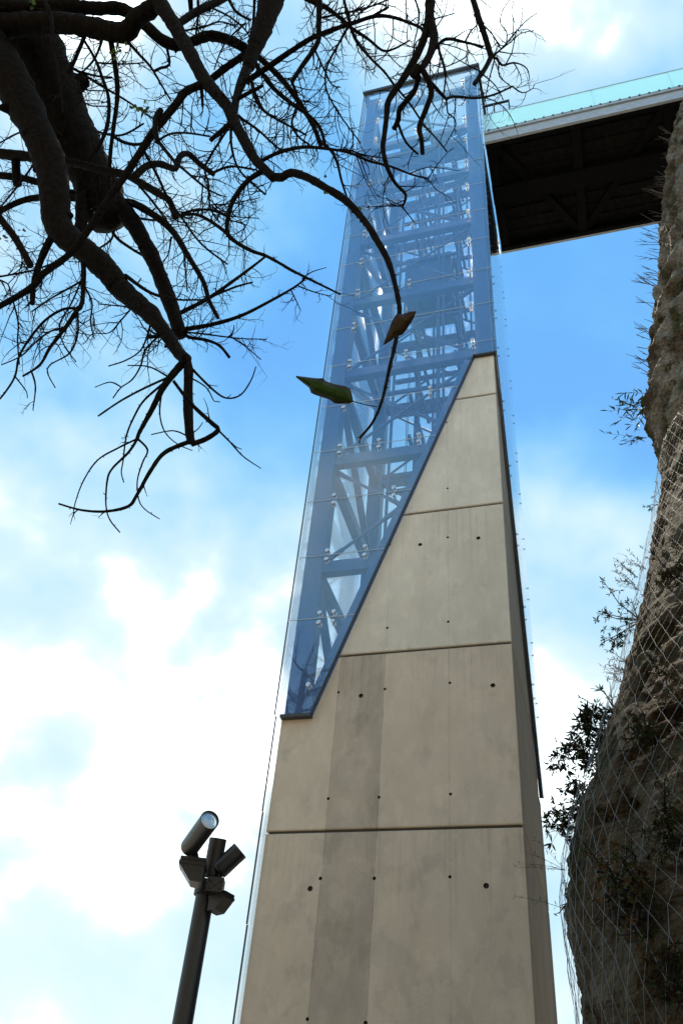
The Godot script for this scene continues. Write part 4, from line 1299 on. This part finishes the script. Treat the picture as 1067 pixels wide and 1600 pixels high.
func cliff_edge(f: float) -> Vector3:
	var x := clampf(f, 0.0, 1.0) * (cliff_rows.size() - 1)
	var i := mini(int(x), cliff_rows.size() - 2)
	var a: Vector3 = cliff_rows[maxi(i - 1, 0)]
	var b: Vector3 = cliff_rows[i]
	var c: Vector3 = cliff_rows[i + 1]
	var d: Vector3 = cliff_rows[mini(i + 2, cliff_rows.size() - 1)]
	return b.cubic_interpolate(c, a, d, x - i)

# th: angle round the rock, 0 where it turns out of sight, positive towards the path
func cliff_point(e: Vector3, th: float, out: float) -> Vector3:
	var h := Vector3(e.x, 0, e.z - 0.0).normalized()
	var right := Vector3(-h.z, 0, h.x)
	var r := lerpf(1.9, 3.0, smoothstep(9.0, 14.0, e.y))
	var n := -right * cos(th) - h * sin(th)
	return e + right * r + n * (r + out)

func cliff() -> void:
	for q in [[905, 1600, 5.2], [886, 1480, 5.55], [878, 1400, 5.8], [889, 1310, 6.1], [920, 1220, 6.5], [958, 1100, 7.1], [985, 1000, 7.7], [1018, 850, 8.8], [1034, 752, 9.7], [1060, 742, 10.3], [1052, 736, 11.2], [1037, 731, 11.6], [1012, 703, 11.9], [1007, 675, 12.0], [1009, 635, 12.15], [1014, 580, 12.4], [1021, 510, 12.8], [1028, 440, 13.2], [1035, 360, 13.8], [1044, 305, 14.3], [1070, 225, 15.2]]:
		cliff_rows.append(atz(q[0], q[1], q[2]))
	cliff_rows.push_front(Vector3(-0.12, 1.4, -5.05))
	cliff_rows.push_front(Vector3(0.05, -0.3, -5.0))
	cliff_rows.append_array([Vector3(6.6, 33.0, -16.2), Vector3(8.2, 34.9, -17.2), Vector3(12, 35.1, -19)])
	for k in 5:
		var f := FastNoiseLite.new()
		f.seed = 60 + k
		f.frequency = [0.5, 1.6, 4.5, 0.9, 3.0][k]
		f.fractal_octaves = [3, 4, 4, 3, 3][k]
		if k == 3:
			f.noise_type = FastNoiseLite.TYPE_CELLULAR
			f.cellular_return_type = FastNoiseLite.RETURN_DISTANCE2_SUB
			f.frequency = 1.1
		rock_noise.append(f)
	var s := Shape.new()
	var rows := 620
	var cols := 120
	var start := deg_to_rad(-65)
	var stop := deg_to_rad(95)
	for i in rows + 1:
		var e := cliff_edge(float(i) / rows)
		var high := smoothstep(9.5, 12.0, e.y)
		for j in cols + 1:
			var th := lerpf(start, stop, float(j) / cols)
			var p := cliff_point(e, th, 0.0)
			var low := rock_noise[0].get_noise_3dv(p)
			var mid := rock_noise[1].get_noise_3dv(p)
			var fine := rock_noise[2].get_noise_3dv(p)
			var crag := rock_noise[3].get_noise_3d(p.x, p.y * 1.5, p.z)
			# pockets eaten out of the soft limestone
			var pocket := smoothstep(0.12, 0.4, mid)
			var quiet := 1.0 - 0.6 * exp(-th * th * 9.0)
			var out := (0.10 * low * quiet + 0.05 * fine + 0.10 * crag * quiet - 0.16 * pocket * quiet - 0.02)
			out *= lerpf(1.0, 1.7, high)
			# beds of the upper rock
			out += high * 0.07 * sin(e.y * 5.0 + 3.0 * low)
			p = cliff_point(e, th, out)
			var patch := rock_noise[4].get_noise_3d(p.x * 0.5, p.y * 0.35, p.z * 0.5)
			var stain := rock_noise[1].get_noise_3d(p.x * 0.7 + 40.0, p.y * 0.4, p.z * 0.7)
			var c := Color(0.20, 0.16, 0.115).lerp(Color(0.29, 0.265, 0.225), smoothstep(-0.2, 0.35, patch))
			c = c.lerp(Color(0.11, 0.075, 0.045), 0.8 * smoothstep(0.0, 0.3, stain))
			c = c.lerp(Color(0.055, 0.075, 0.025), 0.75 * smoothstep(0.12, 0.3, rock_noise[0].get_noise_3d(p.x * 1.8 + 9.0, p.y * 1.2, p.z * 1.8)))
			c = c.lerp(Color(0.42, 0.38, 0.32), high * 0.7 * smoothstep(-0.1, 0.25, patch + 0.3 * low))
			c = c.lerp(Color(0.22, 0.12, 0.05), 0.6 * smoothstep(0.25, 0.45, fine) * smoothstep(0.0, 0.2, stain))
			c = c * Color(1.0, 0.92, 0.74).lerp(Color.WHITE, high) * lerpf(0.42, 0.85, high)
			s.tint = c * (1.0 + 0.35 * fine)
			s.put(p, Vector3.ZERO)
	var wide := cols + 1
	for i in rows:
		for j in cols:
			var a := i * wide + j
			s.ix.append_array([a, a + wide, a + 1, a + 1, a + wide, a + wide + 1])
	for k in range(0, s.ix.size(), 3):
		var nn := (s.v[s.ix[k + 2]] - s.v[s.ix[k]]).cross(s.v[s.ix[k + 1]] - s.v[s.ix[k]])
		s.n[s.ix[k]] += nn
		s.n[s.ix[k + 1]] += nn
		s.n[s.ix[k + 2]] += nn
	for k in s.n.size(): s.n[k] = s.n[k].normalized()
	# the rest of the rock mass, out of sight to the right and behind
	s.tint = Color(0.075, 0.068, 0.045)
	for i in rows:
		var i1 := i + 1
		for e in [[0, Vector3(10, 0, -42)], [cols, Vector3(26, 0, 0.5)]]:
			var p0 := s.v[i * wide + e[0]]
			var p1 := s.v[i1 * wide + e[0]]
			var f0: Vector3 = Vector3(e[1].x, p0.y, e[1].z if e[0] == 0 else p0.z + 0.5)
			var f1: Vector3 = Vector3(e[1].x, p1.y, e[1].z if e[0] == 0 else p1.z + 0.5)
			if e[0] == 0: s.quad(f0, p0, p1, f1)
			else: s.quad(p0, f0, f1, p1)
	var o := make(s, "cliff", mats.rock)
	o.set_meta("kind", "structure")

func net() -> void:
	var s := Shape.new()
	var a := 0.07
	var r := 1.95
	var lines := 46
	var sag := FastNoiseLite.new()
	sag.seed = 77
	sag.frequency = 0.8
	for k in lines:
		var th0 := deg_to_rad(-14) + k * a / r
		var pts := PackedVector3Array()
		var rr := PackedFloat32Array()
		var f := 0.02
		var j := 0
		var last := cliff_edge(f)
		while f < 0.43:
			var e := cliff_edge(f)
			var zig := (1.0 if (j + k) % 2 == 0 else -1.0) * 0.47 * a / r
			var p := cliff_point(e, th0 + zig, 0.0)
			var off := 0.012 + 0.02 * sag.get_noise_3dv(p) + 0.02 * sag.get_noise_3dv(p * 3.0) + (0.006 if j % 2 == 0 else -0.004)
			pts.append(cliff_point(e, th0 + zig, off))
			rr.append(0.0011)
			j += 1
			var g := f
			while g < 0.6 and cliff_edge(g).distance_to(e) < 0.17: g += 0.0004
			f = g
		s.tube(pts, rr, 4, false)
	var o := make(s, "rockfall_net", mats.wire)
	tag(o, "grey wire rockfall netting stretched over the lower cliff face", "net")

# where the ray through a photograph pixel meets the rock (found by marching along it)
func cliff_spot(px: float, py: float) -> Vector3:
	var d := (at(px, py, 1.0) - EYE).normalized()
	var best := 1e9
	var hit := EYE
	for i in 180:
		var e := cliff_edge(0.03 + 0.5 * i / 180.0)
		for j in 30:
			var p := cliff_point(e, deg_to_rad(2.0 + 3.0 * j), 0.02)
			var off := (p - EYE).cross(d).length()
			if off < best:
				best = off
				hit = p
	return hit

# ------------------------------------------------------------------ plants on the rock
func shrub(called: String, label: String, root: Vector3, tips: Array, leaf_long: float, per_tip: int, spread: float, colors: Array, group := "") -> void:
	var t := thing(called, label, "shrub", group)
	var stems := Shape.new()
	var lv := Shape.new()
	for tip in tips:
		var p: Vector3 = tip
		var mid := root.lerp(p, 0.5) + Vector3(rng.randfn(), rng.randfn(), rng.randfn()) * 0.03
		stems.tube(PackedVector3Array([root, mid, p]), PackedFloat32Array([0.007, 0.005, 0.0025]), 5, false)
		for k in per_tip:
			var f := 1.0 - 0.45 * pow(rng.randf(), 1.5)
			var base := (mid.lerp(p, f * 2.0 - 1.0) if f > 0.5 else root.lerp(mid, f * 2.0)) + Vector3(rng.randfn(), rng.randfn(), rng.randfn()) * spread
			var heart := base
			var n := rng.randi_range(5, 8)
			var axis := ((p - root).normalized() + Vector3(rng.randfn(), rng.randfn(), rng.randfn()) * 0.5).normalized()
			stems.tube(PackedVector3Array([mid.lerp(p, clampf(f * 2.0 - 1.2, 0.0, 1.0)), heart]), PackedFloat32Array([0.0022, 0.0014]), 4, false)
			for m in n:
				var o := Vector3(rng.randfn(), rng.randfn(), rng.randfn())
				o = (o - axis * o.dot(axis)).normalized()
				var pick := rng.randi_range(0, colors.size() - 1)
				lv.tint = colors[pick] * rng.randf_range(0.7, 1.3)
				leaf_shape(lv, heart, (o + axis * rng.randf_range(-0.1, 0.9)).normalized(), axis, leaf_long * rng.randf_range(0.6, 1.2), leaf_long * 0.24)
	make(stems, "stems", mats.twig, t)
	var o2 := make(lv, "foliage", mats.leaf, t)
	o2.set_meta("kind", "stuff")

func wiry(called: String, label: String, category: String, stalks: Array, color: Color, r: float, leafy: float, group := "") -> void:
	# stalks: [from, to, droop]
	var t := thing(called, label, category, group)
	var s := Shape.new()
	var lv := Shape.new()
	for q in stalks:
		var a: Vector3 = q[0]
		var b: Vector3 = q[1]
		var pts := PackedVector3Array()
		var rr := PackedFloat32Array()
		for k in 7:
			var f := k / 6.0
			pts.append(a.lerp(b, f) + Vector3.DOWN * q[2] * f * f + Vector3.UP * q[2] * 0.6 * f)
			rr.append(lerpf(r, r * 0.4, f))
			if leafy > 0.0 and k > 0:
				for e in 2:
					lv.tint = color * rng.randf_range(0.7, 1.3)
					var d := (b - a).normalized() * rng.randf_range(0.2, 1.0) + Vector3(rng.randfn(), rng.randfn(), rng.randfn()) * 0.7
					leaf_shape(lv, pts[k], d.normalized(), Vector3.UP, leafy * rng.randf_range(0.6, 1.3), leafy * 0.16)
		s.tint = color * rng.randf_range(0.75, 1.3)
		s.tube(pts, rr, 4, false)
	make(s, "stems", mats.grass_blade, t).set_meta("kind", "stuff")
	if lv.v.size() > 0:
		make(lv, "foliage", mats.leaf, t).set_meta("kind", "stuff")

func plants() -> void:
	var dark := [Color(0.016, 0.028, 0.008), Color(0.026, 0.034, 0.012), Color(0.03, 0.016, 0.01)]
	var fresh := [Color(0.03, 0.055, 0.011), Color(0.045, 0.065, 0.015), Color(0.02, 0.036, 0.009)]
	var tips := []
	for q in [[886, 1170], [873, 1188], [905, 1120], [930, 1108], [925, 1145], [900, 1160], [915, 1185], [890, 1205], [940, 1150], [950, 1120], [912, 1140], [938, 1125]]: tips.append(atz(q[0], q[1], 6.75))
	shrub("leafy_shrub", "dark broad leaved shrub with yellowed leaf growing out from the netted cliff", atz(955, 1180, 6.85), tips, 0.08, 16, 0.055, dark, "shrubs on the cliff")
	tips = []
	for q in [[890, 1240], [900, 1255], [872, 1282], [858, 1272], [868, 1300], [885, 1275], [905, 1230], [895, 1290]]: tips.append(atz(q[0], q[1], 6.3))
	shrub("leafy_shrub", "dark ragged shrub hanging lowest beside the tower edge", atz(925, 1245, 6.4), tips, 0.06, 14, 0.05, dark, "shrubs on the cliff")
	tips = []
	for q in [[931, 957], [945, 912], [948, 960], [955, 985], [968, 945], [975, 968], [960, 1000], [985, 935], [940, 1005], [970, 1010]]: tips.append(atz(q[0], q[1], 7.55))
	shrub("leafy_shrub", "loose green creeper shrub above the dark shrub on the netting edge", atz(1000, 970, 7.7), tips, 0.055, 7, 0.045, fresh, "shrubs on the cliff")
	tips = []
	for q in [[921, 1075], [908, 1090], [940, 1080], [952, 1065], [935, 1100]]: tips.append(atz(q[0], q[1], 6.95))
	shrub("leafy_shrub", "thin sprig with upright leaves between the two larger cliff shrubs", atz(960, 1110, 7.0), tips, 0.06, 1, 0.012, fresh, "shrubs on the cliff")
	tips = []
	for q in [[945, 1190], [938, 1210], [952, 1170], [930, 1225], [948, 1215], [925, 1240]]: tips.append(atz(q[0], q[1], 6.4))
	shrub("cushion_plant", "bright green mossy cushion on the cliff below the dark shrub", atz(960, 1220, 6.5), tips, 0.03, 16, 0.035, fresh)
	tips = []
	for q in [[1003, 792], [1012, 800], [1020, 775], [1025, 755]]: tips.append(atz(q[0], q[1], 9.6))
	shrub("leafy_shrub", "small green sprig at the notch where netting meets upper rock", atz(1035, 790, 9.7), tips, 0.06, 2, 0.015, fresh, "shrubs on the cliff")
	tips = []
	for q in [[884, 1382], [876, 1415], [872, 1428]]: tips.append(atz(q[0], q[1], 5.75))
	shrub("leafy_shrub", "tiny dark sprig at the widest bulge of the netted cliff", atz(890, 1410, 5.8), tips, 0.03, 2, 0.01, dark, "shrubs on the cliff")
	# low growth on the face, behind and through the netting
	var brown := [Color(0.09, 0.05, 0.022), Color(0.06, 0.04, 0.02), Color(0.035, 0.045, 0.015)]
	var spots := [["brown dead fern clump at the middle of the netted rock", 985, 1375, 5.0, 46, brown], ["green fern tuft beside the brown dead clump on the netted rock", 1000, 1405, 4.9, 26, dark], ["dark ivy patch on the netted rock low at the right edge", 1040, 1290, 5.3, 40, dark], ["mossy tuft high on the netted rock face", 1010, 1150, 6.0, 34, dark],
		["dry brown tuft near the bulge of the netted rock", 945, 1370, 5.4, 26, brown], ["small ivy patch on the netted rock below the notch", 1048, 900, 7.6, 30, dark], ["brownish moss patch midway up the netted rock", 1040, 1060, 6.4, 30, brown], ["dark weed tuft at the bottom right of the netted rock", 1045, 1500, 4.5, 30, dark]]
	for q in spots:
		var mid := cliff_spot(q[1], q[2])
		tips = []
		for k in 7:
			tips.append(mid + Vector3(rng.randfn() * 0.05, rng.randfn() * 0.14 - 0.05, 0.05 + rng.randf() * 0.07))
		shrub("rock_plant", q[0], mid + Vector3(0.03, 0.05, -0.06), tips, 0.036, int(q[4] / 5.0) + 2, 0.05, q[5], "plants on the netted rock")
	# reeds on the upper rock
	var st := []
	for q in [[950, 640, 0.1], [958, 622, 0.12], [965, 655, 0.16], [975, 612, 0.1], [985, 660, 0.2], [992, 668, 0.2], [968, 632, 0.1], [990, 640, 0.15], [980, 628, 0.1]]: st.append([atz(1016 + rng.randf_range(-4, 6), 628 + rng.randf_range(-12, 12), 12.1), atz(q[0], q[1], 12.0), q[2]])
	wiry("reed_tuft", "green reed tuft jutting from the upper rock face", "grass", st, Color(0.05, 0.075, 0.022), 0.008, 0.2, "reed tufts on the rock")
	st = []
	for q in [[974, 692, 0.1], [980, 684, 0.1], [990, 690, 0.1], [945, 677, 0.02]]: st.append([atz(1010, 684, 11.95), atz(q[0], q[1], 11.9), q[2]])
	wiry("reed_tuft", "small reed tuft just under the larger one on the rock nose", "grass", st, Color(0.045, 0.065, 0.025), 0.006, 0.13, "reed tufts on the rock")
	# bare twiggy shrubs fringing the upper rock
	var where := [["against the black bridge underside", 1062, 215, 1066, 270, 14], ["where the bridge underside meets the rock", 1056, 275, 1042, 320, 16], ["just below the bridge edge on the rock", 1038, 335, 1032, 410, 15], ["halfway down the upper rock edge", 1030, 420, 1024, 490, 14], ["above the green reed tuft on the rock edge", 1022, 500, 1014, 590, 14]]
	for q in where:
		st = []
		for k in q[5]:
			var f := rng.randf()
			var a := Vector2(q[1], q[2]).lerp(Vector2(q[3], q[4]), f)
			var z := lerpf(15.2, 12.4, clampf((a.y - 225.0) / 355.0, 0, 1))
			var len_ := rng.randf_range(14, 46)
			var ang := rng.randf_range(0.0, 0.75)
			var b := a + Vector2(-cos(ang), -sin(ang)) * len_
			st.append([atz(a.x + 6, a.y, z), atz(b.x, b.y, z - 0.25), 0.06])
			if rng.randf() < 0.7:
				var m := a.lerp(b, 0.55)
				st.append([atz(m.x, m.y, z - 0.14), atz(m.x - 12, m.y - rng.randf_range(-3, 10), z - 0.25), 0.02])
		wiry("twiggy_shrub", "leafless twiggy shrub " + q[0], "shrub", st, Color(0.10, 0.075, 0.06), 0.011, 0.0, "twiggy shrubs on the rock edge")
	# trailing strands over the gap
	st = []
	for q in [[936, 1106, 842, 1090, 0.03], [905, 1102, 846, 1130, 0.0], [980, 870, 962, 862, 0.05], [985, 885, 960, 905, 0.06], [978, 900, 958, 892, 0.04], [985, 880, 975, 866, 0.03], [880, 1060, 850, 1052, 0.02]]: st.append([atz(q[0], q[1], 6.9), atz(q[2], q[3], 6.7), q[4]])
	wiry("trailing_vine", "thin bare trailing strands reaching from cliff towards tower", "vine", st, Color(0.09, 0.075, 0.06), 0.0022, 0.0)
	st = []
	for q in [[985, 872], [972, 885], [968, 896], [975, 905], [962, 1040], [950, 1050], [955, 1032], [958, 1020]]:
		for k in 4: st.append([atz(q[0] + 24, q[1] + 18, 7.8), atz(q[0] - rng.randf_range(0, 14), q[1] + rng.randf_range(-14, 10), 7.6), 0.05])
	wiry("dry_grass", "dry wispy grass hanging through the netting edge", "grass", st, Color(0.10, 0.085, 0.05), 0.003, 0.05)
	st = []
	for q in [[804, 1397, 0.03], [812, 1345, 0.05], [806, 1352, 0.03], [825, 1330, 0.04], [838, 1310, 0.03]]: st.append([atz(882, 1420 - (0 if q[1] > 1380 else 60), 5.6), atz(q[0], q[1], 5.45), q[2]])
	wiry("fern_sprig", "thin fern sprig reaching across the tower edge from the cliff", "fern", st, Color(0.07, 0.085, 0.04), 0.0018, 0.035)

# ------------------------------------------------------------------ scene
func _ready() -> void:
	rng.seed = 20240611
	var cam := Camera3D.new()
	cam.name = "camera"
	cam.fov = rad_to_deg(2.0 * atan(800.0 / FOCAL))
	cam.near = 0.05
	cam.far = 900.0
	cam.transform = Transform3D(eye_basis, EYE)
	add_child(cam)
	cam.current = true
	var env := Environment.new()
	env.background_mode = Environment.BG_SKY
	var sky := Sky.new()
	var pan := PanoramaSkyMaterial.new()
	pan.panorama = sky_panorama()
	sky.sky_material = pan
	env.sky = sky
	env.background_energy_multiplier = 1.0
	env.tonemap_mode = Environment.TONE_MAPPER_LINEAR
	env.tonemap_exposure = 1.45
	env.sdfgi_enabled = true
	env.ssao_enabled = true
	env.ssil_enabled = true
	var we := WorldEnvironment.new()
	we.name = "world_environment"
	we.environment = env
	add_child(we)
	var sun := DirectionalLight3D.new()
	sun.name = "sun"
	sun.light_energy = 1.6
	sun.light_color = Color(1.0, 0.95, 0.86)
	sun.light_angular_distance = 1.0
	sun.shadow_enabled = true
	add_child(sun)
	var el := deg_to_rad(58)
	var az := deg_to_rad(186)
	sun.look_at_from_position(Vector3.ZERO, -Vector3(sin(az) * cos(el), sin(el), cos(az) * cos(el)))

	materials()
	var g := Shape.new()
	g.quad(Vector3(-400, 0, 400), Vector3(400, 0, 400), Vector3(400, 0, -400), Vector3(-400, 0, -400))
	var ground := make(g, "ground", mats.soil)
	ground.set_meta("kind", "structure")
	# added unseen slope behind the camera, pale to bounce light onto the tower
	var hs := Shape.new()
	var lump := FastNoiseLite.new()
	lump.seed = 5
	lump.frequency = 0.06
	for i in 40:
		for j in 24:
			var c4 := []
			for e in [[0, 0], [1, 0], [1, 1], [0, 1]]:
				var hx: float = -120.0 + 6.0 * (i + e[0])
				var hz: float = 6.0 + 2.0 * (j + e[1])
				c4.append(Vector3(hx, -0.1 + 24.0 * smoothstep(7.0, 24.0, hz + 2.0 * lump.get_noise_2d(hx, hz)) + 1.2 * lump.get_noise_2d(hx * 3.0, hz * 3.0), hz))
			hs.quad(c4[3], c4[2], c4[1], c4[0])
	make(hs, "added_hillside", mats.added_hillside).set_meta("kind", "structure")
	tower()
	bridge()
	cliff()
	net()
	mast()
	tree()
	far_tree()
	plants()
